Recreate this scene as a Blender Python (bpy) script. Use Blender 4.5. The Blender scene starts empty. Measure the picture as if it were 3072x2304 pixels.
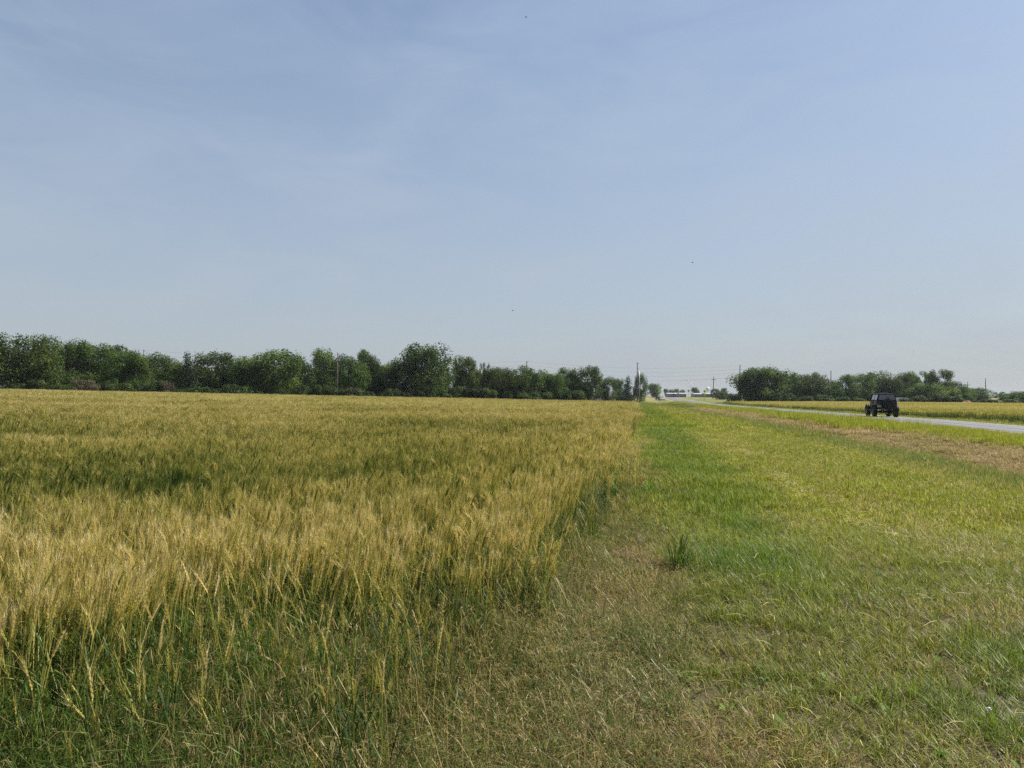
import bpy, bmesh, math, random
import numpy as np
from mathutils import Vector, Matrix, Euler

R = math.radians
random.seed(7)
rng = np.random.default_rng(11)
S = bpy.context.scene
C = S.collection

# ------------------------------------------------------------------ camera
EYE = 1.62
YAW, PITCH, ROLL = R(9.0), R(0.82), R(0.30)
FPX = 2300.0                      # focal length in photograph pixels (3072 wide)
cam_d = bpy.data.cameras.new('camera')
cam = bpy.data.objects.new('camera', cam_d)
C.objects.link(cam)
cam_d.sensor_width = 36.0
cam_d.lens = FPX / 3072 * 36.0
cam_d.clip_start = 0.05
cam_d.clip_end = 20000
cam.matrix_world = (Matrix.Translation((0, 0, EYE)) @ Matrix.Rotation(YAW, 4, 'Z')
                    @ Matrix.Rotation(R(90) + PITCH, 4, 'X') @ Matrix.Rotation(ROLL, 4, 'Z'))
S.camera = cam

# ------------------------------------------------------------------ sky and sun
SUN_AZ, SUN_EL = R(58.0), R(49.0)      # azimuth clockwise from +Y
world = bpy.data.worlds.new('World')
S.world = world
world.use_nodes = True
wn, wl = world.node_tree.nodes, world.node_tree.links
wn.clear()
w_out = wn.new('ShaderNodeOutputWorld')
w_bg = wn.new('ShaderNodeBackground')
w_sky = wn.new('ShaderNodeTexSky')
w_sky.sky_type = 'NISHITA'
w_sky.sun_disc = False
w_sky.sun_elevation = SUN_EL
w_sky.sun_rotation = SUN_AZ
w_sky.altitude = 300
w_sky.air_density = 1.0
w_sky.dust_density = 1.6
w_sky.ozone_density = 2.5
w_bg.inputs['Strength'].default_value = 0.0615
# thin high haze: pulls the whole sky evenly towards a pale grey, with faint wisps
w_geo = wn.new('ShaderNodeTexCoord')
w_map = wn.new('ShaderNodeMapping')
w_map.inputs['Scale'].default_value = (1.6, 1.6, 5.0)
w_map.inputs['Rotation'].default_value = (0.0, R(14), 0.4)
w_noise = wn.new('ShaderNodeTexNoise')
w_noise.inputs['Scale'].default_value = 2.6
w_noise.inputs['Detail'].default_value = 7.0
w_noise.inputs['Roughness'].default_value = 0.55
w_noise.inputs['Distortion'].default_value = 0.6
# the veil is thickest towards the horizon, as in summer haze
w_sep = wn.new('ShaderNodeSeparateXYZ')
w_rng = wn.new('ShaderNodeMapRange')
w_rng.inputs['From Min'].default_value = 0.0
w_rng.inputs['From Max'].default_value = 0.58
w_rng.inputs['To Min'].default_value = 0.86
w_rng.inputs['To Max'].default_value = 0.16
w_wisp = wn.new('ShaderNodeMapRange')
w_wisp.inputs['From Min'].default_value = 0.42
w_wisp.inputs['From Max'].default_value = 0.70
w_wisp.inputs['To Min'].default_value = -0.03
w_wisp.inputs['To Max'].default_value = 0.16
w_add = wn.new('ShaderNodeMath')
w_add.operation = 'ADD'
w_add.use_clamp = True
w_hsv = wn.new('ShaderNodeHueSaturation')
w_hsv.inputs['Saturation'].default_value = 1.0
w_mix = wn.new('ShaderNodeMix')
w_mix.data_type = 'RGBA'
w_veil = wn.new('ShaderNodeMix')
w_veil.data_type = 'RGBA'
w_veil.inputs['A'].default_value = (3.92, 4.28, 4.60, 1)
w_veil.inputs['B'].default_value = (4.35, 5.42, 6.95, 1)
w_vr = wn.new('ShaderNodeMapRange')
w_vr.inputs['From Max'].default_value = 0.5
wl.new(w_geo.outputs['Generated'], w_map.inputs['Vector'])
wl.new(w_geo.outputs['Generated'], w_sep.inputs[0])
wl.new(w_map.outputs['Vector'], w_noise.inputs['Vector'])
wl.new(w_noise.outputs['Fac'], w_wisp.inputs['Value'])
wl.new(w_sep.outputs['Z'], w_rng.inputs['Value'])
wl.new(w_sep.outputs['Z'], w_vr.inputs['Value'])
wl.new(w_vr.outputs['Result'], w_veil.inputs['Factor'])
wl.new(w_veil.outputs['Result'], w_mix.inputs['B'])
wl.new(w_rng.outputs['Result'], w_add.inputs[0])
wl.new(w_wisp.outputs['Result'], w_add.inputs[1])
wl.new(w_add.outputs[0], w_mix.inputs['Factor'])
wl.new(w_sky.outputs['Color'], w_hsv.inputs['Color'])
wl.new(w_hsv.outputs['Color'], w_mix.inputs['A'])
wl.new(w_mix.outputs['Result'], w_bg.inputs['Color'])
wl.new(w_bg.outputs['Background'], w_out.inputs['Surface'])

sun_d = bpy.data.lights.new('sun', 'SUN')
sun_d.energy = 5.0
sun_d.angle = R(0.6)
sun_d.color = (1.0, 0.945, 0.86)
sun = bpy.data.objects.new('sun', sun_d)
C.objects.link(sun)
sdir = Vector((math.sin(SUN_AZ) * math.cos(SUN_EL), math.cos(SUN_AZ) * math.cos(SUN_EL), math.sin(SUN_EL)))
sun.rotation_euler = sdir.to_track_quat('Z', 'Y').to_euler()
sun.location = (40, 20, 60)

S.view_settings.view_transform = 'Standard'
S.view_settings.look = 'None'
S.view_settings.exposure = 0.90
S.view_settings.gamma = 1.0
S.view_settings.use_curve_mapping = False
S.render.engine = 'CYCLES'
cy = S.cycles
cy.use_denoising = False
cy.use_adaptive_sampling = True
cy.adaptive_threshold = 0.010
cy.max_bounces = 6
cy.diffuse_bounces = 2
cy.glossy_bounces = 2
cy.transmission_bounces = 4
cy.transparent_max_bounces = 6
cy.volume_bounces = 0
cy.sample_clamp_indirect = 4.0
S.render.filter_size = 0.95

# ------------------------------------------------------------------ helpers
CA, SA = math.cos(YAW), math.sin(YAW)


def at(px, zc):
    """ground point (x, y) that stands at depth zc along photograph column px"""
    xc = (px - 1536.0) / FPX * zc
    return (xc * CA - zc * SA, xc * SA + zc * CA)


def depth_of(x, y):
    return -x * SA + y * CA


def col_of(x, y):
    zc = depth_of(x, y)
    return 1536.0 + FPX * (x * CA + y * SA) / zc


def smooth(a, b, v):
    t = np.clip((np.asarray(v, float) - a) / (b - a), 0, 1)
    return t * t * (3 - 2 * t)


_perm = rng.permutation(512)
_val = rng.random(512)


def vnoise(x, y, s=1.0, seed=0):
    """value noise 0..1, vectorised"""
    x = np.asarray(x, float) / s + seed * 17.13
    y = np.asarray(y, float) / s + seed * 5.71
    xi = np.floor(x).astype(int)
    yi = np.floor(y).astype(int)
    xf, yf = x - xi, y - yi
    xf = xf * xf * (3 - 2 * xf)
    yf = yf * yf * (3 - 2 * yf)

    def h(i, j):
        return _val[_perm[(_perm[i & 511] + j) & 511]]
    a = h(xi, yi) * (1 - xf) + h(xi + 1, yi) * xf
    b = h(xi, yi + 1) * (1 - xf) + h(xi + 1, yi + 1) * xf
    return a * (1 - yf) + b * yf


def fbm(x, y, s, seed=0, oct=3):
    v, a, t = 0, 1.0, 0
    for k in range(oct):
        v = v + a * vnoise(x, y, s / 2 ** k, seed + k * 3)
        t += a
        a *= 0.55
    return v / t


PX = [-4000, -1, 0, 3, 6, 8.2, 9.4, 10.3, 12.8, 14.0, 15.1, 15.4, 15.6, 21.6, 21.85, 22.3, 24.6, 27.5, 60, 4000]
PZ = [0, 0, 0, -.05, -.26, -.42, -.50, -.44, -.06, .00, .00, .00, -.10, -.10, .02, .03, -.30, -.15, 0, 0]
YY = [-4000, 0, 60, 120, 200, 280, 420, 700, 4000]
YZ = [0, 0, -.05, -.32, -.58, -.30, .70, .80, .90]
ROAD_L, ROAD_R = 15.35, 21.85


def height(x, y):
    x = np.asarray(x, float)
    y = np.asarray(y, float)
    p = np.interp(x, PX, PZ)
    # earth crossing that fills the ditch beside the far driveway
    cross = np.exp(-((y - 165) / 16.0) ** 2) * smooth(15.4, 13.5, x) * smooth(-2, 2, x)
    p = p * (1 - cross) + cross * 0.12
    zy = np.interp(y, YY, YZ)
    left = 0.0165 * np.maximum(0, -x - 9)
    left = np.minimum(left, 2.6)
    z = p + zy + left
    onroad = smooth(15.2, 15.5, x) * smooth(22.0, 21.7, x)
    z = z + (1 - onroad) * 0.05 * (fbm(x, y, 2.2, 3) - .5) * smooth(-0.8, 0.5, x)
    z = z + (1 - onroad) * 0.22 * (fbm(x, y, 26, 5) - .5) * smooth(70, 140, y) * smooth(16, 13, x)
    return z


def hz(x, y):
    return float(height(x, y))


def ray_z(py, px, zc):
    """world height seen at photograph row py, column px, at depth zc"""
    a, b = px - 1536.0, 1152.0 - py
    cr, sr = math.cos(ROLL), math.sin(ROLL)
    u, v = a * cr - b * sr, a * sr + b * cr
    # direction in camera space (u, v, -FPX) pitched up
    up = v * math.cos(PITCH) + FPX * math.sin(PITCH)
    fw = FPX * math.cos(PITCH) - v * math.sin(PITCH)
    return EYE + zc * up / fw


# ---- mesh collecting
class MB:
    def __init__(s):
        s.v, s.f, s.t = [], [], []

    def quad_strip(s, pts, widths, side, t0, t1=None):
        """ribbon along pts; widths per point (0 width at the end gives a tip)"""
        if t1 is None:
            t1 = t0
        n = len(pts)
        base = len(s.v)
        idx = []
        for i, (p, w) in enumerate(zip(pts, widths)):
            tt = t0 + (t1 - t0) * i / max(1, n - 1)
            if w <= 1e-6:
                s.v.append(tuple(p))
                s.t.append(tt)
                idx.append((len(s.v) - 1,))
            else:
                h = side * (w / 2)
                s.v.append(tuple(p - h))
                s.v.append(tuple(p + h))
                s.t += [tt, tt]
                idx.append((len(s.v) - 2, len(s.v) - 1))
        for a, b in zip(idx, idx[1:]):
            if len(b) == 2:
                s.f.append((a[0], a[1], b[1], b[0]))
            else:
                s.f.append((a[0], a[1], b[0]))

    def tube(s, pts, radii, n=6, t=0.0, cap=True):
        rings = []
        for i, p in enumerate(pts):
            p = Vector(p)
            d = (Vector(pts[min(i + 1, len(pts) - 1)]) - Vector(pts[max(i - 1, 0)])).normalized()
            u = d.orthogonal().normalized() if abs(d.z) < .99 else Vector((1, 0, 0))
            if abs(d.z) >= .99:
                u = (u - d * u.dot(d)).normalized()
            w = d.cross(u)
            ring = []
            for k in range(n):
                a = 2 * math.pi * k / n
                s.v.append(tuple(p + (u * math.cos(a) + w * math.sin(a)) * radii[i]))
                s.t.append(t)
                ring.append(len(s.v) - 1)
            rings.append(ring)
        for a, b in zip(rings, rings[1:]):
            for k in range(n):
                s.f.append((a[k], a[(k + 1) % n], b[(k + 1) % n], b[k]))
        if cap:
            s.f.append(tuple(reversed(rings[0])))
            s.f.append(tuple(rings[-1]))

    def box(s, c, size, rot=None, t=0.0):
        hx, hy, hzz = size[0] / 2, size[1] / 2, size[2] / 2
        b = len(s.v)
        m = rot or Matrix.Identity(3)
        for dx in (-hx, hx):
            for dy in (-hy, hy):
                for dz in (-hzz, hzz):
                    s.v.append(tuple(Vector(c) + m @ Vector((dx, dy, dz))))
                    s.t.append(t)
        for f in ((0, 1, 3, 2), (4, 6, 7, 5), (0, 4, 5, 1), (2, 3, 7, 6), (0, 2, 6, 4), (1, 5, 7, 3)):
            s.f.append(tuple(b + k for k in f))

    def poly(s, pts, t=0.0):
        b = len(s.v)
        for p in pts:
            s.v.append(tuple(p))
            s.t.append(t)
        s.f.append(tuple(range(b, b + len(pts))))

    def prism(s, outline, axis, a, b, t=0.0):
        """outline in the plane normal to axis ('X' -> (y,z)); extruded from a to b"""
        n = len(outline)
        base = len(s.v)
        for w in (a, b):
            for (p, q) in outline:
                s.v.append((w, p, q) if axis == 'X' else ((p, w, q) if axis == 'Y' else (p, q, w)))
                s.t.append(t)
        s.f.append(tuple(reversed(range(base, base + n))))
        s.f.append(tuple(range(base + n, base + 2 * n)))
        for k in range(n):
            k2 = (k + 1) % n
            s.f.append((base + k, base + k2, base + n + k2, base + n + k))

    def mesh(s, name, m=None, smooth_shade=False, bevel=0):
        me = bpy.data.meshes.new(name)
        me.from_pydata(s.v, [], s.f)
        at_ = me.attributes.new('t', 'FLOAT', 'POINT')
        at_.data.foreach_set('value', np.array(s.t, dtype=np.float32))
        if m:
            me.materials.append(m)
        if smooth_shade:
            me.polygons.foreach_set('use_smooth', [True] * len(me.polygons))
        me.update()
        return me

    def build(s, name, m, parent=None, smooth_shade=False, recalc=False, bevel=0):
        me = s.mesh(name, m, smooth_shade)
        if recalc or bevel:
            bm = bmesh.new()
            bm.from_mesh(me)
            bmesh.ops.recalc_face_normals(bm, faces=bm.faces)
            if bevel:
                bmesh.ops.bevel(bm, geom=[e for e in bm.edges], offset=bevel, segments=2, affect='EDGES', clamp_overlap=True)
            bm.to_mesh(me)
            bm.free()
        o = bpy.data.objects.new(name, me)
        C.objects.link(o)
        if parent:
            o.parent = parent
        return o


def tag(o, label=None, cat=None, group=None, kind=None):
    if label:
        o['label'] = label
    if cat:
        o['category'] = cat
    if group:
        o['group'] = group
    if kind:
        o['kind'] = kind
    return o


def empty(name, loc, rz=0.0, label=None, cat=None, group=None):
    o = bpy.data.objects.new(name, None)
    C.objects.link(o)
    o.location = loc
    o.rotation_euler = (0, 0, rz)
    o.empty_display_size = 0.2
    return tag(o, label, cat, group)


# ---- materials
def mat(name):
    m = bpy.data.materials.new(name)
    m.use_nodes = True
    nt = m.node_tree
    nt.nodes.clear()
    return m, nt.nodes, nt.links


def simple(name, col, rough=0.6, metal=0.0, spec=0.4, noise=0.0, nscale=8.0, coat=0.0):
    m, n, l = mat(name)
    o = n.new('ShaderNodeOutputMaterial')
    p = n.new('ShaderNodeBsdfPrincipled')
    p.inputs['Roughness'].default_value = rough
    p.inputs['Metallic'].default_value = metal
    p.inputs['Specular IOR Level'].default_value = spec
    p.inputs['Coat Weight'].default_value = coat
    l.new(p.outputs[0], o.inputs[0])
    if noise > 0:
        tc = n.new('ShaderNodeTexCoord')
        nz = n.new('ShaderNodeTexNoise')
        nz.inputs['Scale'].default_value = nscale
        nz.inputs['Detail'].default_value = 4
        hs = n.new('ShaderNodeMixRGB')
        hs.inputs[1].default_value = tuple(c * (1 - noise) for c in col) + (1,)
        hs.inputs[2].default_value = tuple(min(1, c * (1 + noise)) for c in col) + (1,)
        l.new(tc.outputs['Object'], nz.inputs['Vector'])
        l.new(nz.outputs['Fac'], hs.inputs[0])
        l.new(hs.outputs[0], p.inputs['Base Color'])
    else:
        p.inputs['Base Color'].default_value = tuple(col) + (1,)
    return m


def ramp(n, stops):
    r = n.new('ShaderNodeValToRGB')
    e = r.color_ramp.elements
    while len(e) < len(stops):
        e.new(0.5)
    for el, (pos, c) in zip(e, stops):
        el.position = pos
        el.color = tuple(c) + (1,)
    return r


def plant_shader(n, l, color_socket, trans=0.35, rough=0.5, spec=0.3, tgain=1.25):
    o = n.new('ShaderNodeOutputMaterial')
    p = n.new('ShaderNodeBsdfPrincipled')
    p.inputs['Roughness'].default_value = rough
    p.inputs['Specular IOR Level'].default_value = spec
    tr = n.new('ShaderNodeBsdfTranslucent')
    g = n.new('ShaderNodeMixRGB')
    g.blend_type = 'MULTIPLY'
    g.inputs[0].default_value = 1.0
    g.inputs[2].default_value = (tgain, tgain, tgain * .62, 1)
    mx = n.new('ShaderNodeMixShader')
    mx.inputs[0].default_value = trans
    l.new(color_socket, p.inputs['Base Color'])
    l.new(color_socket, g.inputs[1])
    l.new(g.outputs[0], tr.inputs['Color'])
    l.new(p.outputs[0], mx.inputs[1])
    l.new(tr.outputs[0], mx.inputs[2])
    l.new(mx.outputs[0], o.inputs[0])


def attr(n, name, kind='GEOMETRY'):
    a = n.new('ShaderNodeAttribute')
    a.attribute_name = name
    a.attribute_type = kind
    return a


def math_node(n, op, a=None, b=None):
    m = n.new('ShaderNodeMath')
    m.operation = op
    if a is not None:
        m.inputs[0].default_value = a
    if b is not None:
        m.inputs[1].default_value = b
    return m


WHEAT_STOPS = [(0.0, (.018, .042, .010)), (.25, (.055, .095, .020)), (.45, (.165, .180, .034)),
               (.65, (.375, .335, .088)), (.85, (.540, .440, .155)), (1.0, (.64, .53, .28))]


def wheat_material(name, instanced=True):
    m, n, l = mat(name)
    t = attr(n, 't')
    add = math_node(n, 'ADD')
    l.new(t.outputs['Fac'], add.inputs[0])
    if instanced:
        rp = attr(n, 'ripe', 'INSTANCER')
        sub = math_node(n, 'SUBTRACT', b=0.5)
        l.new(rp.outputs['Fac'], sub.inputs[0])
        l.new(sub.outputs[0], add.inputs[1])
    else:
        add.inputs[1].default_value = 0.1
    r = ramp(n, WHEAT_STOPS)
    l.new(add.outputs[0], r.inputs[0])
    plant_shader(n, l, r.outputs[0], .30, .6, .2)
    return m


def grass_material(name, trans=.38, spec=.35, rough=.42):
    m, n, l = mat(name)
    t = attr(n, 't')
    dry = attr(n, 'dry', 'INSTANCER')
    ga = attr(n, 'green', 'INSTANCER')
    st = attr(n, 'straw', 'INSTANCER')
    # a blade is dry when its own value lies below the dry share
    sub = math_node(n, 'SUBTRACT')
    l.new(dry.outputs['Fac'], sub.inputs[0])
    l.new(t.outputs['Fac'], sub.inputs[1])
    mr = n.new('ShaderNodeMapRange')
    mr.inputs['From Min'].default_value = -0.06
    mr.inputs['From Max'].default_value = 0.06
    l.new(sub.outputs[0], mr.inputs['Value'])
    mx = n.new('ShaderNodeMixRGB')
    l.new(mr.outputs[0], mx.inputs[0])
    l.new(ga.outputs['Color'], mx.inputs[1])
    l.new(st.outputs['Color'], mx.inputs[2])
    # blade to blade brightness
    fr = math_node(n, 'MULTIPLY', b=37.7)
    l.new(t.outputs['Fac'], fr.inputs[0])
    fx = math_node(n, 'FRACT')
    l.new(fr.outputs[0], fx.inputs[0])
    br = n.new('ShaderNodeMapRange')
    br.inputs['To Min'].default_value = 0.45
    br.inputs['To Max'].default_value = 1.65
    l.new(fx.outputs[0], br.inputs['Value'])
    sc = n.new('ShaderNodeVectorMath')
    sc.operation = 'SCALE'
    l.new(mx.outputs[0], sc.inputs[0])
    l.new(br.outputs[0], sc.inputs['Scale'])
    plant_shader(n, l, sc.outputs[0], trans, rough, spec)
    return m


M_WHEAT = wheat_material('wheat')
M_WHEAT1 = wheat_material('wheat_single', False)
M_GRASS = grass_material('grass', .40, .16, .45)
M_TURF = grass_material('near_turf', .38, .20, .42)
M_WEED = grass_material('weed', .32, .18, .4)


def ground_material():
    m, n, l = mat('ground_soil_and_turf')
    o = n.new('ShaderNodeOutputMaterial')
    p = n.new('ShaderNodeBsdfPrincipled')
    p.inputs['Roughness'].default_value = 0.95
    p.inputs['Specular IOR Level'].default_value = 0.1
    c = attr(n, 'gcol')
    geo = n.new('ShaderNodeNewGeometry')
    n1 = n.new('ShaderNodeTexNoise')
    n1.inputs['Scale'].default_value = 3.0
    n1.inputs['Detail'].default_value = 8
    n1.inputs['Roughness'].default_value = .7
    l.new(geo.outputs['Position'], n1.inputs['Vector'])
    mr = n.new('ShaderNodeMapRange')
    mr.inputs['From Min'].default_value = .3
    mr.inputs['From Max'].default_value = .7
    mr.inputs['To Min'].default_value = .65
    mr.inputs['To Max'].default_value = 1.35
    l.new(n1.outputs['Fac'], mr.inputs['Value'])
    sc = n.new('ShaderNodeVectorMath')
    sc.operation = 'SCALE'
    l.new(c.outputs['Color'], sc.inputs[0])
    l.new(mr.outputs[0], sc.inputs['Scale'])
    l.new(sc.outputs[0], p.inputs['Base Color'])
    bp = n.new('ShaderNodeBump')
    bp.inputs['Strength'].default_value = .6
    bp.inputs['Distance'].default_value = .03
    n2 = n.new('ShaderNodeTexNoise')
    n2.inputs['Scale'].default_value = 22
    n2.inputs['Detail'].default_value = 5
    l.new(geo.outputs['Position'], n2.inputs['Vector'])
    l.new(n2.outputs['Fac'], bp.inputs['Height'])
    l.new(bp.outputs[0], p.inputs['Normal'])
    l.new(p.outputs[0], o.inputs[0])
    return m


def asphalt_material():
    m, n, l = mat('worn_asphalt')
    o = n.new('ShaderNodeOutputMaterial')
    p = n.new('ShaderNodeBsdfPrincipled')
    p.inputs['Roughness'].default_value = 0.75
    p.inputs['Specular IOR Level'].default_value = 0.3
    geo = n.new('ShaderNodeNewGeometry')
    mp = n.new('ShaderNodeMapping')
    mp.inputs['Scale'].default_value = (1, .05, 1)
    l.new(geo.outputs['Position'], mp.inputs['Vector'])
    n1 = n.new('ShaderNodeTexNoise')
    n1.inputs['Scale'].default_value = 1.6
    n1.inputs['Detail'].default_value = 5
    l.new(mp.outputs[0], n1.inputs['Vector'])
    n2 = n.new('ShaderNodeTexNoise')
    n2.inputs['Scale'].default_value = 30
    n2.inputs['Detail'].default_value = 6
    l.new(geo.outputs['Position'], n2.inputs['Vector'])
    av = math_node(n, 'MULTIPLY_ADD', b=.5)
    l.new(n2.outputs['Fac'], av.inputs[0])
    l.new(n1.outputs['Fac'], av.inputs[2])
    r = ramp(n, [(.45, (.085, .085, .092)), (.75, (.120, .120, .128)), (1.0, (.165, .165, .170))])
    l.new(av.outputs[0], r.inputs[0])
    # darker oil and tyre tracks along each lane
    sx = n.new('ShaderNodeSeparateXYZ')
    l.new(geo.outputs['Position'], sx.inputs[0])
    ph = math_node(n, 'MULTIPLY', b=6.283 / 1.62)
    l.new(sx.outputs['X'], ph.inputs[0])
    sn = math_node(n, 'SINE')
    l.new(ph.outputs[0], sn.inputs[0])
    tr_ = n.new('ShaderNodeMapRange')
    tr_.inputs['From Min'].default_value = -1
    tr_.inputs['To Min'].default_value = .72
    tr_.inputs['To Max'].default_value = 1.08
    l.new(sn.outputs[0], tr_.inputs['Value'])
    sc = n.new('ShaderNodeVectorMath')
    sc.operation = 'SCALE'
    l.new(r.outputs[0], sc.inputs[0])
    l.new(tr_.outputs[0], sc.inputs['Scale'])
    l.new(sc.outputs[0], p.inputs['Base Color'])
    l.new(p.outputs[0], o.inputs[0])
    return m


def foliage_material(name, lo, hi, trans=.28):
    m, n, l = mat(name)
    t = attr(n, 't')
    oi = n.new('ShaderNodeObjectInfo')
    r = ramp(n, [(0, lo), (1, hi)])
    l.new(t.outputs['Fac'], r.inputs[0])
    hsv = n.new('ShaderNodeHueSaturation')
    mr = n.new('ShaderNodeMapRange')
    mr.inputs['To Min'].default_value = .72
    mr.inputs['To Max'].default_value = 1.3
    l.new(oi.outputs['Random'], mr.inputs['Value'])
    l.new(mr.outputs[0], hsv.inputs['Value'])
    mr2 = n.new('ShaderNodeMapRange')
    mr2.inputs['To Min'].default_value = .485
    mr2.inputs['To Max'].default_value = .512
    fr = math_node(n, 'MULTIPLY', b=7.31)
    fx = math_node(n, 'FRACT')
    l.new(oi.outputs['Random'], fr.inputs[0])
    l.new(fr.outputs[0], fx.inputs[0])
    l.new(fx.outputs[0], mr2.inputs['Value'])
    l.new(mr2.outputs[0], hsv.inputs['Hue'])
    l.new(r.outputs[0], hsv.inputs['Color'])
    plant_shader(n, l, hsv.outputs[0], trans, .6, .10, 1.3)
    return m


M_LEAF = foliage_material('broadleaf', (.026, .052, .012), (.105, .152, .032), .32)
M_SHRUB = foliage_material('shaded_shrub_leaf', (.022, .043, .012), (.075, .112, .026), .25)  # darker leaf colour has the shade at the foot of the trees painted in
M_CEDAR = foliage_material('cedar', (.018, .036, .013), (.048, .074, .026), .15)
M_DEADLEAF = foliage_material('dead_brush', (.06, .05, .032), (.12, .10, .062), .1)
M_BARK = simple('bark', (.10, .08, .062), .9, noise=.35, nscale=3)
M_POLE = simple('weathered_pole', (.115, .098, .085), .85, noise=.3, nscale=2)
M_GALV = simple('galvanised_steel', (.34, .35, .36), .5, .6)
M_WIRE = simple('wire', (.10, .10, .105), .6, .3)
M_INSUL = simple('insulator', (.30, .30, .32), .25)

# ------------------------------------------------------------------ zones of the ground cover
STRAW = np.array([.37, .290, .135])


def wheat_edge(y):
    """x of the ragged right-hand edge of the wheat"""
    y = np.asarray(y, float)
    e = np.interp(y, [0, 3, 5, 8, 14, 25, 200], [-.85, -.85, -.80, -.55, -.40, -.34, -.30])
    return e + .35 * (fbm(y, y * 0 + 3, 1.7, 9) - .5) + .12 * (vnoise(y, y * 0, .35, 2) - .5)


def zone(x, y):
    """green colour, straw colour, dry share, blade height factor of the grass at x, y"""
    x = np.asarray(x, float)
    y = np.asarray(y, float)
    wx = x + .55 * (fbm(x, y, 2.6, 21) - .5) * np.clip(.35 + y / 22, .4, 2.2)
    n_big = fbm(x, y, 3.2, 31)
    n_mid = fbm(x, y, .9, 41)
    n_fine = fbm(x, y, .35, 51)
    # stretched along the mowing direction
    n_row = fbm(x * 2.6, y * .22, 2.0, 61)

    def col(r, g, b):
        return np.stack([np.full_like(x, r), np.full_like(x, g), np.full_like(x, b)], -1)

    def mixc(a, b, w):
        return a * (1 - w[..., None]) + b * w[..., None]
    green = col(.205, .225, .032)
    straw = col(*STRAW)
    dry = .27 + .50 * (n_row - .5) + .40 * (n_mid - .5) + .10 * np.sin(6.283 * x / 1.55 + 2.5 * (n_big - .5))
    hf = np.full_like(x, .85)
    # patchy short turf close to the camera
    near = smooth(9.5, 5.0, y - .45 * x)
    green = mixc(green, col(.150, .172, .026), near)
    dry = dry * (1 - near) + near * (.31 + .6 * (n_big - .5) + .75 * (n_mid - .5))
    # dark lush strip next to the wheat, fading out into the lawn
    lush = smooth(.25, .8, wx) * smooth(2.5, 1.3, wx) * smooth(4.8, 8.5, y + 2.2 * (n_mid - .5))
    lush = lush * np.clip(.58 + 1.6 * (n_mid - .38), .2, 1)
    green = mixc(green, col(.108, .168, .030), lush)
    dry = dry * (1 - .7 * lush)
    hf = hf + .6 * lush
    # green tongues in the near turf
    tong = .7 * smooth(.48, .66, fbm(x - .5 * y, y * .6, .8, 71)) * near * smooth(.3, .9, x)
    green = mixc(green, col(.078, .150, .020), tong * .85)
    dry = dry * (1 - .7 * tong)
    hf = hf + .35 * tong
    # trampled dead grass between wheat and turf
    dead = smooth(.65, .15, wx) * smooth(30, 12, y)
    dead = np.maximum(dead, smooth(1.5, .6, wx) * smooth(8.0, 5.5, y) * .45)
    green = mixc(green, col(.105, .128, .026), dead)
    dry = dry * (1 - dead) + dead * np.clip(.40 + 1.3 * (n_mid - .5), .06, 1)
    straw = mixc(straw, col(.245, .180, .092), dead * .9)
    straw = mixc(straw, col(.28, .215, .105), near * .6)
    # ditch, dry fore slope, verge
    ditch = smooth(7.6, 8.6, wx) * smooth(10.3, 9.6, wx)
    green = mixc(green, col(.130, .175, .055), ditch)
    dry = dry * (1 - ditch) + ditch * .35
    hf = hf + .9 * ditch
    slope = smooth(9.7, 10.4, wx) * smooth(13.3, 12.4, wx)
    dry = dry * (1 - slope) + slope * np.clip(.90 + 1.0 * (n_row - .5) + .5 * (n_mid - .5), 0, 1)
    straw = mixc(straw, col(.31, .240, .145), slope)
    green = mixc(green, col(.13, .15, .035), slope)
    verge = smooth(12.6, 13.3, wx) * smooth(16.5, 15.0, x)
    green = mixc(green, col(.225, .255, .032), verge)
    dry = dry * (1 - verge) + verge * (.24 + .7 * (n_mid - .5))
    hf = hf + 1.4 * verge
    far_side = smooth(21.5, 22.2, x)
    green = mixc(green, col(.15, .19, .035), far_side)
    dry = dry * (1 - far_side) + far_side * .35
    # beyond the wheat and far ahead
    far = smooth(110, 170, y)
    green = mixc(green, col(.115, .165, .030), far * (1 - verge) * .7)
    dry = dry * (1 - far) + far * np.clip(.38 + 1.6 * (fbm(x, y, 9, 81) - .5), 0, 1)
    green = green * (0.85 + .35 * n_fine)[..., None]
    return green, straw, np.clip(dry, 0.02, .98), hf


def ripeness(x, y):
    x = np.asarray(x, float)
    y = np.asarray(y, float)
    d = depth_of(x, y)
    r = .41 + .48 * (fbm(x, y, 4.5, 91) - .5) + .40 * (fbm(x, y, 1.1, 95) - .5)

    def blob(cx, cy, sx, sy):
        return np.exp(-((x - cx) / sx) ** 2 - ((y - cy) / sy) ** 2)
    r = r - .30 * blob(-4.3, 6.9, 1.9, 1.3) * (.3 + 1.4 * fbm(x, y, .9, 97)) - .15 * blob(-6.5, 8.6, 3.5, 1.8) - .14 * blob(-2.3, 8.6, 1.7, 2.4)
    r = r - .08 * blob(-9, 13.5, 5, 3.0) - .10 * blob(-3.4, 11.0, 2.4, 2.5)
    r = r + .18 * smooth(14, 28, d) + .16 * smooth(6.0, 4.4, d) * smooth(-1.2, -2.4, x)
    r = r + .14 * blob(-1.3, 20, 1.6, 9) - .10 * smooth(110, 150, d)
    return np.clip(r, 0.0, 1.0)


# ------------------------------------------------------------------ the ground sheet
def spaced(segments):
    out = []
    for a, b, st in segments:
        out += list(np.arange(a, b, st))
    out.append(segments[-1][1])
    return np.array(out)


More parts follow.
